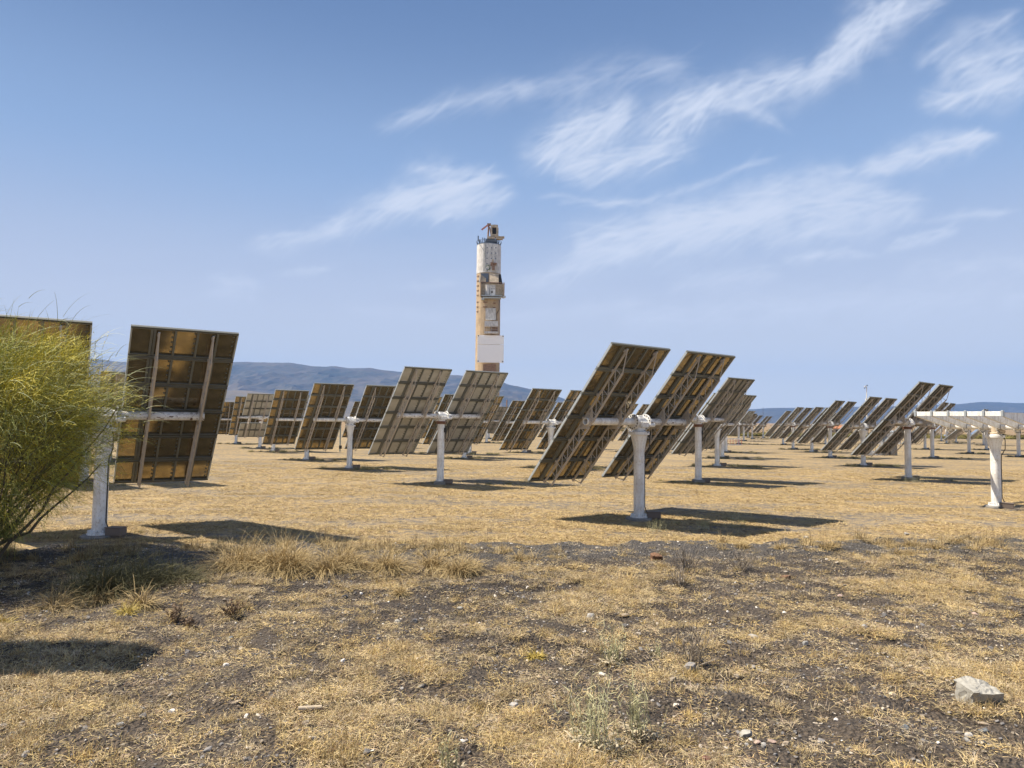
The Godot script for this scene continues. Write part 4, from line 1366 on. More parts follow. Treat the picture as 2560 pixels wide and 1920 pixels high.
	b.box(Vector3(1.75, 62.2, 5.2), Vector3(10.0, 6.0, 1.0))
	b.box(Vector3(-3.3, 62.2, 6.6), Vector3(0.3, 6.3, 3.4))
	b.box(Vector3(6.75, 62.2, 6.6), Vector3(0.3, 6.3, 3.4))
	var ch := obj("test_chamber", b.mesh(M.tower_pale), t)
	b = MB.new()
	for e in [[Vector3(-3.4, 65.4, 8.3), Vector3(6.9, 65.1, 8.3)], [Vector3(-3.4, 59.0, 8.3), Vector3(-3.4, 65.4, 8.3)], [Vector3(6.9, 58.9, 8.3), Vector3(6.9, 65.1, 8.3)], [Vector3(-3.4, 65.3, 5.0), Vector3(-3.4, 65.3, 8.3)], [Vector3(6.9, 65.2, 5.0), Vector3(6.9, 65.2, 8.3)]]:
		b.bar(e[0], e[1], 0.28, 0.28)
	obj("chamber_frame", b.mesh(M.tower_rust), ch)
	b = MB.new()
	b.box(Vector3(1.9, 62.1, 6.6), Vector3(2.3, 4.6, 1.6))
	b.lathe(Vector3(-0.3, 59.9, 6.2), [[1.1, 0.0], [1.1, 4.6], [0.0, 4.6]], 20)
	b.box(Vector3(-1.3, 61.0, 6.4), Vector3(0.6, 2.6, 0.6))
	var rc := b.mesh(M.tower_white)
	b = MB.new()
	b.box(Vector3(1.6, 61.2, 7.41), Vector3(0.8, 0.6, 0.06))
	b.box(Vector3(1.5, 62.7, 7.41), Vector3(0.35, 0.3, 0.06))
	b.box(Vector3(2.4, 62.7, 7.41), Vector3(0.3, 0.4, 0.06))
	b.put(rc, M.dark)
	obj("receiver", rc, ch)
	b = MB.new()
	b.box(Vector3(1.5, 59.3, 7.0), Vector3(9.0, 0.3, 4.4))
	b.box(Vector3(1.6, 58.6, 6.6), Vector3(8.0, 0.5, 3.4))
	b.box(Vector3(6.9, 59.0, 7.6), Vector3(1.4, 0.5, 2.4), Basis(Vector3.BACK, 0.4))
	b.box(Vector3(-2.4, 58.2, 6.4), Vector3(1.4, 1.0, 2.6))
	obj("chamber_platform", b.mesh(M.galv), t)
	# ribbed shutter and balcony below
	b = MB.new()
	b.box(Vector3(1.15, 51.7, 5.5), Vector3(4.5, 5.3, 0.4))
	var sh := obj("shutter", b.mesh(M.tower_white), t)
	for k in 5:
		b = MB.new()
		b.box(Vector3(-0.75 + 0.95 * k, 51.7, 5.75), Vector3(0.8, 5.2, 0.18))
		obj("slat", b.mesh(M.tower_white), sh)
	b = MB.new()
	b.box(Vector3(1.5, 47.1, 6.4), Vector3(6.0, 2.4, 3.2))
	b.box(Vector3(1.5, 43.25, 6.4), Vector3(6.2, 0.8, 3.6))
	for q in [[-1.4, 7.8], [1.5, 7.8], [4.4, 7.8], [-1.4, 5.0], [4.4, 5.0]]:
		b.bar(Vector3(q[0], 43.5, q[1]), Vector3(q[0], 46.0, q[1]), 0.14, 0.14)
	b.bar(Vector3(-1.4, 44.7, 7.9), Vector3(4.4, 44.7, 7.9), 0.1, 0.1)
	var bal := obj("balcony", b.mesh(M.tower_white), t)
	b = MB.new()
	b.box(Vector3(1.5, 44.8, 5.2), Vector3(5.6, 2.3, 0.3))
	obj("balcony_back", b.mesh(M.tower_rust), bal)
	b = MB.new()
	b.path([Vector3(5.0, 58.6, 3.4), Vector3(4.9, 54.0, 3.6), Vector3(3.8, 52.0, 5.3), Vector3(3.5, 49.0, 5.6)], 0.12, 6)
	obj("cable", b.mesh(M.dark), t)
	# white target board
	for q in [[40.35, 4.0], [34.25, 8.0]]:
		b = MB.new()
		b.bbox(Vector3(1.28, q[0] - 0.2, 6.4), Vector3(11.6, q[1] - 0.04, 0.35), 0.03)
		obj("target_board", b.mesh(M.board), t)
	for sx in [-1.0, 1.0]:
		for y in [41.8, 30.6]:
			b = MB.new()
			b.box(Vector3(1.28 + sx * 5.4, y, 6.6), Vector3(0.5, 0.45, 0.12))
			obj("fixing", b.mesh(M.dark), t)
	b = MB.new()
	b.box(Vector3(0.9, 24.0, 5.45), Vector3(5.6, 11.0, 0.3))
	var door := b.mesh(M.tower_rust)
	obj("lower_door", door, t)

# ---------------------------------------------------------------- far land
func hill_range(called: String, label: String, crest: Array, z: float, depth: float, rough: float, c0: Color, c1: Color, seed_: int) -> void:
	var f := noise(seed_, 1.0 / 900.0, 5)
	f.fractal_type = FastNoiseLite.FRACTAL_RIDGED
	var g := noise(seed_ + 1, 1.0 / 500.0, 5)
	var nx := 260
	var nz := 60
	var x0: float = crest[0][0]
	var x1: float = crest[-1][0]
	var v := PackedVector3Array()
	var c := PackedColorArray()
	for j in nz + 1:
		var s := float(j) / (nz - 6)
		for i in nx + 1:
			var x := lerpf(x0, x1, float(i) / nx)
			var h := 0.0
			for k in crest.size() - 1:
				if x <= crest[k + 1][0]:
					h = lerpf(crest[k][1], crest[k + 1][1], smoothstep(0, 1, (x - crest[k][0]) / (crest[k + 1][0] - crest[k][0])) * 0.6 + 0.4 * (x - crest[k][0]) / (crest[k + 1][0] - crest[k][0]))
					break
			var zz := z + depth * (1.0 - s)
			var n := f.get_noise_2d(x, zz) * 0.5
			var up := minf(s, 2.0 - s)
			var y := -2.0 + (h + 2.0) * pow(clampf(up, 0, 1), 0.85) * (1.0 - rough * (0.5 - n) * (1.0 - clampf(up, 0, 1)) * 1.6) + h * 0.012 * g.get_noise_2d(x * 3.0, zz * 3.0)
			v.append(Vector3(x, y, zz))
			var q := clampf(0.5 + 0.8 * g.get_noise_2d(x * 0.6, zz * 0.6) + 0.35 * g.get_noise_2d(x * 5.0, zz * 5.0), 0, 1)
			c.append(c0.lerp(c1, q))
	var b := MB.new()
	for j in nz:
		for i in nx:
			var a := j * (nx + 1) + i
			for tr in [[a, a + 1, a + nx + 2], [a, a + nx + 2, a + nx + 1]]:
				var m := (v[tr[1]] - v[tr[0]]).cross(v[tr[2]] - v[tr[0]]).normalized()
				if m.y < 0.0:
					m = -m
				b.col = c[tr[0]]
				b.tri(v[tr[0]], v[tr[1]], v[tr[2]], m, m, m)
	tag(obj(called, b.mesh(M.tint)), label, "", "", "structure")

func make_far_land() -> void:
	hill_range("mountains", "blue hazy mountain range behind the left half of the field", [[-11500, 640], [-9000, 780], [-7400, 800], [-6024, 735], [-4951, 668], [-4542, 628], [-3904, 646], [-2608, 643], [-2364, 609], [-2222, 599], [-2096, 610], [-1907, 586], [-1671, 592], [-1514, 567], [-1326, 551], [-710, 521], [-616, 517], [-129, 447], [0, 407], [226, 366], [546, 278], [799, 176], [1034, 60], [1400, 0]], -8000.0, 2800.0, 0.75, Color(0.02, 0.024, 0.018), Color(0.10, 0.078, 0.052), 401)
	hill_range("foothills", "brown foothills below the blue mountain range", [[-5200, 150], [-3600, 175], [-2700, 170], [-2050, 205], [-1650, 160], [-1100, 120], [-500, 60], [0, 0]], -5200.0, 1100.0, 0.7, Color(0.075, 0.062, 0.04), Color(0.16, 0.12, 0.075), 431)
	hill_range("distant_hills", "low pale blue hills far behind the right half of the field", [[0, 20], [1200, 40], [2217, 76], [3145, 177], [3462, 199], [3746, 202], [4854, 233], [5381, 255], [5799, 271], [6232, 310], [6754, 299], [7491, 268], [9562, 236], [12375, 169]], -9000.0, 2000.0, 0.6, Color(0.035, 0.035, 0.03), Color(0.08, 0.07, 0.055), 461)
	# scrub in the plain
	var b := MB.new()
	for i in 420:
		var d := Vector3(rng.randfn(), absf(rng.randfn()) * 0.7, rng.randfn()).normalized()
		var p := d * rng.randf_range(0.5, 1.0)
		var k := rng.randf_range(0.6, 1.3)
		b.col = Color(0.13, 0.12, 0.05) * k
		var w := Vector3(rng.randfn(), rng.randfn(), rng.randfn()).normalized() * 0.14
		var u := Vector3(rng.randfn(), rng.randfn(), rng.randfn()).normalized() * 0.14
		b.tri(p, p + w, p + u, d, d, d)
		b.tri(p, p - w, p - u, d, d, d)
	var bm := b.mesh(M.leaf)
	var pl := []
	var cl := []
	for i in 900:
		var z := -235.0 - 25.0 * rng.randf() if i < 260 else -rng.randf_range(260.0, 1500.0)
		var x := rng.randf_range(55.0, 190.0) if i < 260 else rng.randf_range(-0.75, 0.85) * -z
		var s := rng.randf_range(0.9, 2.0) if i < 260 else rng.randf_range(0.8, 2.2)
		pl.append(Transform3D(Basis(Vector3.UP, rng.randf() * TAU).scaled(Vector3(s * 1.4, s * 0.8, s * 1.4)), Vector3(x, ground_y(x, z, false), z)))
		cl.append(Color(1.5, 1.4, 0.8) * rng.randf_range(0.7, 1.3) if i < 260 else Color(1.3, 1.1, 0.9) * rng.randf_range(0.7, 1.3))
	scatter("scrub", "olive green scrub beyond the far end of the heliostat field", bm, pl, cl)
	# weeds that grow in the shade round the pedestals
	b = MB.new()
	for i in 130:
		var a := rng.randf() * TAU
		var o := Vector3(cos(a), 0, sin(a)) * rng.randf() * 0.35
		var k := rng.randf_range(0.7, 1.2)
		blade(b, o, Vector3(rng.randfn() * 0.4, 1, rng.randfn() * 0.4), rng.randf_range(0.12, 0.34), 0.006, 0.6, 3, Color(0.5, 0.5, 0.4) * k, Color(0.75, 0.75, 0.6) * k)
	var wm := b.mesh(M.leaf)
	pl = []
	cl = []
	for o in get_children():
		if not String(o.name).begins_with("heliostat"):
			continue
		var p: Vector3 = o.position
		for k in 16:
			var q := p + Vector3(rng.randf_range(-2.2, 4.2), 0, rng.randf_range(-0.9, 1.4))
			if rng.randf() < 0.3 and p.z > -50.0:
				continue
			q.y = ground_y(q.x, q.z) - 0.01
			var s := rng.randf_range(0.5, 1.2) * (0.6 if p.z > -50.0 else 1.1)
			pl.append(Transform3D(Basis(Vector3.UP, rng.randf() * TAU).scaled(Vector3(s, s, s)), q))
			cl.append(Color(0.42, 0.40, 0.22).lerp(Color(0.5, 0.42, 0.24), rng.randf()) * rng.randf_range(0.6, 1.1))
	scatter("weeds", "grey green weeds in the shade round the pedestals", wm, pl, cl)

func make_small_things() -> void:
	var b := MB.new()
	# broken pipe on the bank
	b.lathe(Vector3.ZERO, [[0.0, -0.062], [0.008, -0.062], [0.0125, -0.062], [0.0125, 0.062], [0.008, 0.062], [0.008, 0.02], [0.0, 0.02]], 14)
	var o := obj("pipe_fragment", b.mesh(M.tower_pale), null, Transform3D(Basis.from_euler(Vector3(0, 0.35, 1.5)), Vector3(-1.09, ground_y(-1.09, -3.84) + 0.015, -3.84)))
	tag(o, "short broken white pipe lying in straw near the bottom left", "pipe")
	# green steel post behind the flared heliostat
	var t := thing("steel_post", "thin grey green steel post standing alone left of a flared pedestal", "post", Vector3(-20.5, ground_y(-20.5, -82.0), -82))
	b = MB.new()
	b.lathe(Vector3.ZERO, [[0.085, -0.1], [0.085, 3.2], [0.0, 3.22]], 12)
	obj("pole", b.mesh(mat(lin(0.22, 0.25, 0.22), 0.5)), t)
	b = MB.new()
	b.bbox(Vector3(0.08, 0.55, 0.12), Vector3(0.3, 0.4, 0.22), 0.02)
	obj("box", b.mesh(M.dark), t)
	b = MB.new()
	b.lathe(Vector3.ZERO, [[0.62, 0.0], [0.5, 22.4], [0.36, 22.5], [0.36, 21.5], [0.0, 21.5]], 18)
	o = obj("chimney", b.mesh(M.tower_rust), null, Transform3D(Basis.IDENTITY, Vector3(-4.4, -1.3, -600)))
	tag(o, "slim brown chimney standing far off before the mountains", "chimney")
	# weather mast
	t = thing("weather_mast", "slender white weather mast with instruments rising above the right hand row", "mast", Vector3(78.0, ground_y(78.0, -150.0), -150))
	b = MB.new()
	b.lathe(Vector3.ZERO, [[0.11, 0.0], [0.085, 12.3], [0.0, 12.3]], 10)
	b.box(Vector3(-0.1, 9.7, 0), Vector3(0.3, 0.5, 0.24))
	obj("pole", b.mesh(M.paint), t)
	b = MB.new()
	b.bar(Vector3(-0.45, 12.4, 0), Vector3(0.2, 12.5, 0), 0.07, 0.07)
	b.lathe(Vector3(0.1, 12.75, 0), [[0.0, 0.0], [0.24, 0.03], [0.2, 0.2], [0.0, 0.24]], 12)
	b.lathe(Vector3(-0.45, 12.1, 0), [[0.0, 0.0], [0.13, 0.03], [0.13, 0.2], [0.0, 0.24]], 10)
	obj("instrument", b.mesh(M.blue_grey), t)
	b = MB.new()
	b.bbox(Vector3(-0.3, 12.62, 0), Vector3(0.34, 0.2, 0.24), 0.03)
	b.lathe(Vector3(0.02, 12.0, 0), [[0.1, 0.0], [0.1, 0.6]], 10)
	obj("sensor", b.mesh(M.paint), t)
	b = MB.new()
	b.lathe(Vector3.ZERO, [[0.045, 0.0], [0.03, 9.2], [0.0, 9.25]], 6)
	for k in 3:
		b.bar(Vector3(-0.35, 6.6 + 0.9 * k, 0), Vector3(0.35, 6.6 + 0.9 * k, 0), 0.04, 0.04)
	o = obj("bare_mast", b.mesh(M.blue_grey), null, Transform3D(Basis.IDENTITY, Vector3(73.6, ground_y(73.6, -200.0), -200)))
	tag(o, "thin bare aerial mast between two far heliostats", "mast")
	# red and white barrier
	t = thing("barrier", "low red and white barrier fence round a far pedestal", "barrier", Vector3(40.3, ground_y(40.3, -127.8), -127.8), 0.4)
	for k in 6:
		b = MB.new()
		b.bar(Vector3(0.68 * k, 0, 0), Vector3(0.68 * k, 1.25, 0), 0.07, 0.07)
		obj("barrier_post", b.mesh(M.red), t)
	for q in [[1.2, 0.16], [0.06, 0.14], [0.75, 0.05]]:
		b = MB.new()
		for k in 5:
			b.box(Vector3(0.34 + 0.68 * k, q[0], 0.045), Vector3(0.66, q[1], 0.03))
		obj("rail", b.mesh(M.paint if q[1] > 0.1 else M.red), t)
	t = thing("signal_post", "pale orange post with a white lamp head beside the barrier", "post", Vector3(39.6, ground_y(39.6, -126.0), -126))
	b = MB.new()
	b.lathe(Vector3.ZERO, [[0.07, 0.0], [0.06, 1.95], [0.0, 1.96]], 10)
	obj("pole", b.mesh(mat(lin(0.62, 0.42, 0.26), 0.6)), t)
	b = MB.new()
	b.bbox(Vector3(-0.15, 2.15, 0), Vector3(0.55, 0.3, 0.3), 0.05, Basis(Vector3.BACK, -0.4))
	obj("lamp_head", b.mesh(M.paint), t)
	# blocks behind the right hand row
	b = MB.new()
	b.bbox(Vector3(0, 0.28, 0), Vector3(2.4, 0.56, 0.5), 0.02)
	o = obj("low_wall", b.mesh(M.tower_white), null, Transform3D(Basis(Vector3.UP, 0.1), Vector3(46.9, ground_y(46.9, -89.0), -89)))
	tag(o, "low whitish concrete wall behind the right hand row", "wall")
	for k in 2:
		b = MB.new()
		b.bbox(Vector3(0, 0.7, 0), Vector3(0.85, 1.4, 0.9), 0.03)
		o = obj("concrete_block", b.mesh(M.concrete), null, Transform3D(Basis(Vector3.UP, 0.15 * k), Vector3(48.6 + 1.1 * k, ground_y(48.6, -89.6), -89.4)))
		tag(o, ["grey concrete block standing at the end of the low wall", "grey concrete block farther right of the one by the low wall"][k], "concrete block", "concrete blocks behind the right row")
	t = thing("white_shed", "small white shed far behind the right hand row", "shed", Vector3(83.5, ground_y(83.5, -152.0), -152), -0.3)
	b = MB.new()
	b.box(Vector3(0, 1.3, 0), Vector3(4.5, 2.6, 3.0))
	obj("wall", b.mesh(M.tower_white), t)
	b = MB.new()
	b.box(Vector3(0, 2.72, 0), Vector3(4.9, 0.22, 3.4), Basis(Vector3.RIGHT, 0.08))
	obj("roof", b.mesh(M.galv), t)
	b = MB.new()
	b.box(Vector3(-0.8, 1.0, 1.53), Vector3(0.9, 2.0, 0.06))
	obj("door", b.mesh(M.blue_grey), t)
	t = thing("house", "far small house with an orange tiled roof", "house", Vector3(143.0, ground_y(143.0, -302.0, false), -302), 0.3)
	b = MB.new()
	b.box(Vector3(0, 1.4, 0), Vector3(7.0, 2.8, 5.0))
	obj("wall", b.mesh(M.tower_pale), t)
	b = MB.new()
	b.bar(Vector3(-3.7, 3.3, 1.3), Vector3(3.7, 3.3, 1.3), 3.1, 0.2, Vector3(0, 0.9, 0.42))
	b.bar(Vector3(-3.7, 3.3, -1.3), Vector3(3.7, 3.3, -1.3), 3.1, 0.2, Vector3(0, 0.9, -0.42))
	obj("roof", b.mesh(mat(lin(0.45, 0.19, 0.09), 0.8)), t)
	for k in 2:
		b = MB.new()
		b.box(Vector3(-1.6 + 3.2 * k, 1.6, 2.53), Vector3(1.0, 1.1, 0.08))
		obj("window", b.mesh(M.dark), t)
	# added cabinet just outside the picture; put there only to cast a shadow into it
	t = thing("added_shadow_caster", "unseen added cabinet whose rectangular shadow lies on the lower left slope", "blocker", Vector3(-4.72, ground_y(-4.72, -4.85) - 0.1, -4.85))
	b = MB.new()
	b.bbox(Vector3(0, 1.35, 0), Vector3(1.1, 2.7, 0.56), 0.02)
	obj("body", b.mesh(M.galv), t)
	b = MB.new()
	b.box(Vector3(0.0, 1.05, 0.29), Vector3(0.96, 1.7, 0.02))
	obj("door", b.mesh(M.galv), t)  # front plate of the added, unseen box

func _ready() -> void:
	rng.seed = 20240611
	# camera, sky, sun, exposure
	var cam := Camera3D.new()
	cam.name = "camera"
	add_child(cam)
	cam.position = Vector3(0, 3.7536, 0)
	cam.rotation = Vector3(0.0523, 0, 0)
	cam.rotate_object_local(Vector3.BACK, 0.0114)
	cam.fov = 58.71
	cam.near = 0.05
	cam.far = 45000.0
	cam.current = true
	var we := WorldEnvironment.new()
	we.name = "world"
	var env := Environment.new()
	env.background_mode = Environment.BG_SKY
	env.sky = make_sky()
	env.background_energy_multiplier = 1.0
	env.tonemap_mode = Environment.TONE_MAPPER_LINEAR
	env.tonemap_exposure = EXPOSURE
	env.sdfgi_enabled = true
	env.ssao_enabled = true
	env.ssil_enabled = true
	env.fog_enabled = true
	env.fog_density = 0.00006
	env.fog_light_color = Color(0.49, 0.71, 1.0)
	we.environment = env
	add_child(we)
	var sun := DirectionalLight3D.new()
	sun.name = "sun"
	add_child(sun)
	sun.look_at_from_position(Vector3.ZERO, Vector3(0.552, -0.833, 0.036))
	sun.light_energy = 1.6
	sun.light_color = Color(1.0, 0.955, 0.88)
	sun.light_angular_distance = 0.5
	sun.shadow_enabled = true

	wob = noise(3, 1.0, 3)
	big = noise(11, 0.5, 3)
	make_materials()
	make_ground()
	make_tower()
	make_heliostats()
	make_far_land()
	make_shrub()
	make_small_things()
	make_litter()
	stone(Vector3(2.77, 0, -4.08), 0.256, "block", "pale", "large pale grey angular rock, biggest stone on the slope")
	stone(Vector3(-1.57, 0, -4.02), 0.075, "slab", "tan", "long tan stone sliver standing tilted beside a dry grass tuft")
	stone(Vector3(-2.32, 0, -3.37), 0.055, "oval", "white", "white oval pebble in the corner below the rectangular shadow")
	stone(Vector3(-1.90, 0, -3.48), 0.049, "chip", "pink", "pinkish flat stone amid short straw near the bottom edge")
	stone(Vector3(-2.08, 0, -3.75), 0.040, "chip", "grey", "small light grey flat chip between straw tufts at lower left")
	stone(Vector3(-0.69, 0, -5.54), 0.052, "cube", "white", "small white cube-like stone on bare grey soil mid slope")
	stone(Vector3(-0.93, 0, -5.77), 0.074, "chip", "pale", "pale flat stone lying flush left of the white cube-like stone")
	stone(Vector3(-0.45, 0, -6.26), 0.055, "oval", "pale", "rounded pale stone stacked on a dark one in mid slope")
	stone(Vector3(0.69, 0, -5.86), 0.103, "cube", "white", "bright white broken block in the middle of the dark soil patch")
	stone(Vector3(1.00, 0, -6.00), 0.077, "chip", "tan", "tan flat stone right of the white broken block")
	stone(Vector3(0.03, 0, -4.02), 0.057, "cube", "white", "white knobbly stone, largest of a cluster of three")
	stone(Vector3(0.05, 0, -4.12), 0.031, "oval", "pale", "small pale oval pebble behind the knobbly white stone")
	stone(Vector3(-0.02, 0, -4.03), 0.028, "chip", "tan", "small tan pointed stone left of the knobbly white stone")
	stone(Vector3(-0.34, 0, -3.81), 0.038, "oval", "tan", "lone tan rounded stone amid straw below the cluster of three")
	stone(Vector3(-0.22, 0, -3.54), 0.041, "chip", "white", "white upright chip beside a pale green sprout at the bottom")
	stone(Vector3(0.23, 0, -3.42), 0.064, "chip", "slate", "blue grey slate piece at the bottom edge left of pale stems")
	stone(Vector3(0.20, 0, -3.36), 0.039, "chip", "white", "white flat chip directly below the blue grey slate piece")
	stone(Vector3(0.25, 0, -4.51), 0.026, "cube", "pink", "tiny pinkish cube-like stone below the white broken block")
	stone(Vector3(1.21, 0, -4.67), 0.101, "block", "dark", "dark stone with a light top in front of a dead twig bush")
	stone(Vector3(1.89, 0, -5.36), 0.088, "chip", "white", "white lumpy stone lying on bare dark soil right of centre")
	stone(Vector3(2.22, 0, -5.21), 0.049, "cube", "grey", "grey roundish stone right of the white lumpy stone")
	stone(Vector3(2.84, 0, -5.55), 0.055, "oval", "grey", "flat light grey pebble on the right half of the slope")
	stone(Vector3(3.20, 0, -6.71), 0.059, "chip", "pink", "pink triangular stone on the right of the slope")
	stone(Vector3(3.40, 0, -7.03), 0.074, "slab", "slate", "dark slate sliver just above the pink triangular stone")
	stone(Vector3(1.25, 0, -3.67), 0.082, "oval", "pale", "pale flat oval stone at the top of a stone group by the bottom edge")
	stone(Vector3(1.37, 0, -3.63), 0.049, "chip", "pink", "pink wedge stone right of the pale flat oval stone")
	stone(Vector3(1.27, 0, -3.57), 0.040, "chip", "pink", "slim pink stone below the pale flat oval stone")
	stone(Vector3(1.28, 0, -3.51), 0.033, "cube", "white", "white stone below the pink wedge in the bottom stone group")
	stone(Vector3(1.40, 0, -3.53), 0.050, "chip", "tan", "tan flat stone, rightmost of the bottom stone group")
	stone(Vector3(0.95, 0, -3.36), 0.063, "chip", "brick", "red brick shard at the bottom edge")
	stone(Vector3(1.06, 0, -3.41), 0.056, "slab", "grey", "grey slab fragment right of the red brick shard")
	stone(Vector3(2.45, 0, -3.72), 0.048, "cube", "white", "white tapered stone below the large pale rock")
	stone(Vector3(2.60, 0, -3.82), 0.063, "oval", "slate", "dark slate pebble between light stones under the large pale rock")
	stone(Vector3(2.65, 0, -3.89), 0.077, "slab", "tan", "long tan stone in the row of stones under the large pale rock")
	stone(Vector3(2.00, 0, -3.42), 0.032, "cube", "white", "whitish pebble on reddish soil near the bottom right corner")
	stone(Vector3(2.11, 0, -3.72), 0.048, "oval", "slate", "bluish slate pebble in straw left of the white tapered stone")
	stone(Vector3(2.69, 0, -4.22), 0.045, "chip", "pale", "small square pale stone left of the large pale rock")
	stone(Vector3(2.40, 0, -3.66), 0.060, "slab", "grey", "thin grey stone just below the white tapered stone")
	stone(Vector3(2.96, 0, -7.43), 0.117, "chip", "orange", "orange tile shard lying mid slope on the right")
	stone(Vector3(1.75, 0, -8.24), 0.164, "slab", "orange", "orange roof tile shard near the top of the slope")
	stone(Vector3(9.54, 0, -22.20), 0.195, "cube", "white", "white stone on the gravel lip at the end of a panel shadow")
	stone(Vector3(13.38, 0, -23.25), 0.177, "oval", "white", "round white stone beside dry tufts on the gravel lip")
	stone(Vector3(4.09, 0, -6.09), 0.050, "oval", "pink", "pink round pebble at the far right of the slope")
	stone(Vector3(1.88, 0, -6.69), 0.039, "oval", "white", "tiny white pebble left of the orange tile shard")
	stone(Vector3(-3.27, 0, -4.85), 0.040, "chip", "white", "small white chip at the left above the rectangular shadow")
	stone(Vector3(-2.15, 0, -5.36), 0.063, "oval", "slate", "blue grey flat pebble left of centre on gravel")
	stone(Vector3(-4.07, 0, -8.43), 0.079, "chip", "tan", "tan flat stone at the edge of the shrub shadow")
	plant(Vector3(-2.31, 0, -7.40), 0.65, 0.49, "dry", "tallest wide clump of dry golden grass left of the tower line on the bank")
	plant(Vector3(-1.92, 0, -7.44), 0.41, 0.46, "dry", "dense dry golden grass clump joined to the right of the tallest clump")
	plant(Vector3(-1.37, 0, -7.54), 0.42, 0.33, "dry", "leaning dry grass clump, third from the left along the bank")
	plant(Vector3(-0.88, 0, -7.76), 0.28, 0.34, "dry", "narrow dry grass clump with dark heart, fourth along the bank")
	plant(Vector3(-0.58, 0, -7.57), 0.35, 0.32, "dry", "drooping dry grass clump right of the narrow dark hearted one")
	plant(Vector3(0.16, 0, -8.24), 0.30, 0.20, "dry", "small round dry grass clump alone at the centre of the bank")
	plant(Vector3(4.14, 0, -9.10), 0.33, 0.17, "dry", "low dry tuft under the right end of the long panel shadow")
	plant(Vector3(3.47, 0, -8.96), 0.23, 0.16, "dry", "small yellow tuft left of the low tuft on the right bank")
	plant(Vector3(3.13, 0, -9.11), 0.20, 0.14, "dry", "small brownish tuft by the gravel lip right of centre")
	plant(Vector3(5.11, 0, -9.53), 0.47, 0.19, "dry", "wide straw tuft on the right bank beside the round white stone")
	plant(Vector3(5.00, 0, -8.85), 0.32, 0.19, "dry", "pale straw tuft in front of the wide one on the right bank")
	plant(Vector3(5.63, 0, -9.37), 0.47, 0.20, "dry", "golden tuft right of the round white stone")
	plant(Vector3(6.22, 0, -9.60), 0.33, 0.20, "dry", "upright straw tuft second from the right edge of the bank")
	plant(Vector3(6.63, 0, -9.62), 0.35, 0.17, "dry", "low straw tuft, rightmost on the bank")
	plant(Vector3(-3.81, 0, -6.77), 0.75, 0.48, "green", "big grass clump, its green darkened for the shade beside the shrub")
	plant(Vector3(-3.46, 0, -6.92), 0.53, 0.32, "green", "smaller clump, its green darkened for shade, right of the big one")
	plant(Vector3(-2.90, 0, -7.59), 0.62, 0.42, "dry", "loose straw clump between shade and the tallest clump")
	plant(Vector3(-3.88, 0, -6.21), 0.55, 0.25, "dry", "brown dry grass in the shadow of the green shrub")
	plant(Vector3(-3.31, 0, -6.17), 0.25, 0.27, "dry", "thin brown grass standing at the edge of the shrub shadow")
	plant(Vector3(-3.23, 0, -5.85), 0.17, 0.13, "yellow", "bright yellow tuft just below the shrub shadow")
	plant(Vector3(-4.08, 0, -5.58), 0.13, 0.13, "yellow", "yellow green tuft at the left picture edge")
	plant(Vector3(-1.08, 0, -6.61), 0.15, 0.14, "dry", "small tuft alone on grey gravel in mid slope")
	plant(Vector3(0.19, 0, -4.92), 0.10, 0.07, "yellow", "orange yellow cushion tuft on bare soil in mid slope")
	plant(Vector3(0.42, 0, -3.48), 0.31, 0.41, "sage", "tall pale grey green stems with leafy base at the bottom")
	plant(Vector3(0.68, 0, -3.61), 0.19, 0.36, "sage", "thin pale stems right of the tall leafy based ones")
	plant(Vector3(-0.28, 0, -3.32), 0.14, 0.18, "sage", "pale green sprout near the bottom centre edge")
	plant(Vector3(0.71, 0, -4.77), 0.20, 0.29, "sage", "sparse silvery weed right of the white broken block")
	plant(Vector3(1.05, 0, -4.95), 0.14, 0.13, "sage", "small grey green weed left of the dead twig bush")
	plant(Vector3(2.01, 0, -7.88), 0.44, 0.29, "twig", "wide dead twig bush on the bank below the main heliostat")
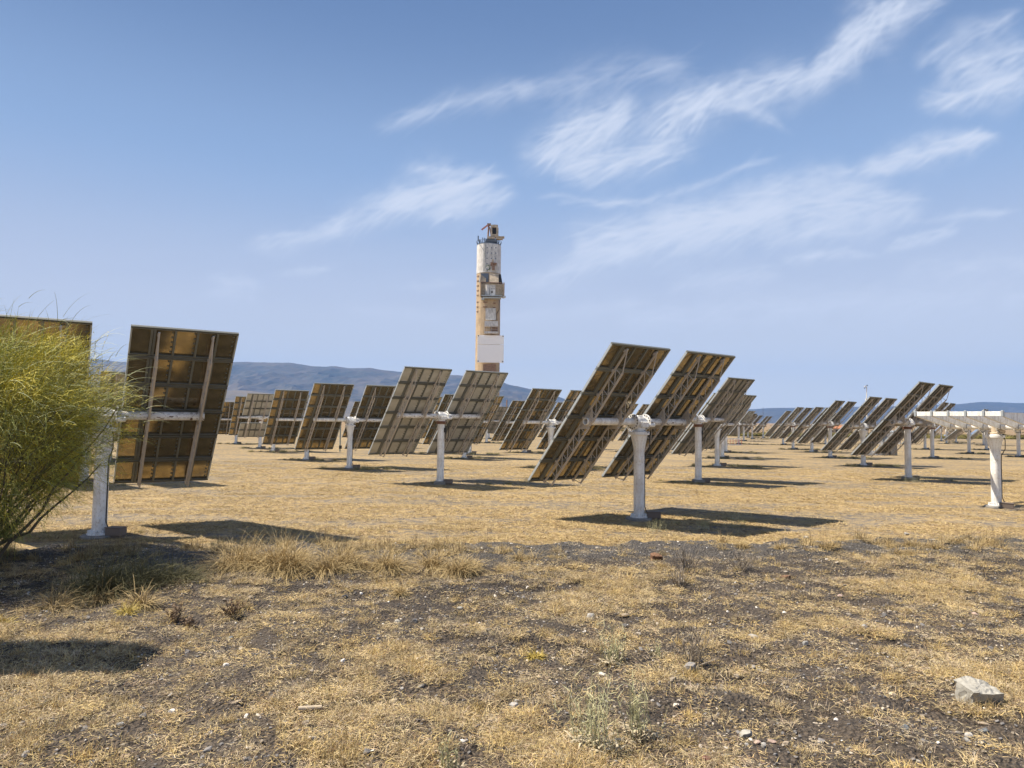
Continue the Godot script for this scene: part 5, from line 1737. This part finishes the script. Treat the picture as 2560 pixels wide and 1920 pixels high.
	plant(Vector3(2.62, 0, -7.83), 0.34, 0.28, "twig", "dark dead twig bush right of the wide one on the bank")
	plant(Vector3(1.73, 0, -7.08), 0.26, 0.22, "twig", "leaning dead twig bush in front of the wide one")
	plant(Vector3(1.26, 0, -4.78), 0.20, 0.29, "twig", "upright dead twig bush behind the dark light topped stone")
	plant(Vector3(-2.72, 0, -5.63), 0.12, 0.16, "rust", "reddish brown dead weed left of another on gravel")
	plant(Vector3(-2.57, 0, -5.59), 0.12, 0.12, "rust", "low reddish brown dead weed right of a taller one")
	plant(Vector3(-2.35, 0, -5.88), 0.14, 0.17, "rust", "brown withered weed under the loose straw clump")
	plant(Vector3(8.00, 0, -24.60), 0.95, 0.89, "sage", "grey green weed growing between the two shadows of the main heliostat")
	plant(Vector3(6.71, 0, -23.88), 0.56, 0.56, "sage", "pale herb in the shadow in front of the main pedestal")
	plant(Vector3(4.93, 0, -23.32), 0.82, 0.49, "sage", "low grey herb by the foot of the main pedestal")
	plant(Vector3(26.74, 0, -45.55), 1.65, 0.69, "sage", "dark weeds at the foot of the tall right hand plain post")
	plant(Vector3(-0.72, 0, -20.81), 0.37, 0.80, "stalk", "single thin dry stalk on the field edge at centre")
	plant(Vector3(-10.36, 0, -19.93), 0.47, 0.82, "stalk", "bare branching stalk left of the long left shadow")
	plant(Vector3(-2.44, 0, -8.86), 0.31, 0.31, "stalk", "thin bare stalks behind the dense golden clump")
	plant(Vector3(-1.20, 0, -8.99), 0.19, 0.23, "stalk", "short dead stalk behind the narrow dark hearted clump")
	plant(Vector3(10.19, 0, -22.39), 0.58, 0.52, "stalk", "thin twiggy stalk near the tip of the long panel shadow")
	plant(Vector3(5.22, 0, -7.74), 0.23, 0.20, "stalk", "bare brown stalk on the upper right of the slope")
	plant(Vector3(-3.58, 0, -69.89), 2.46, 0.82, "sage", "green herbs under the shade right of the second pedestal of the middle pair")
	plant(Vector3(1.05, 0, -42.16), 0.89, 0.44, "sage", "pale herb at the shadow tip of the light backed heliostat")
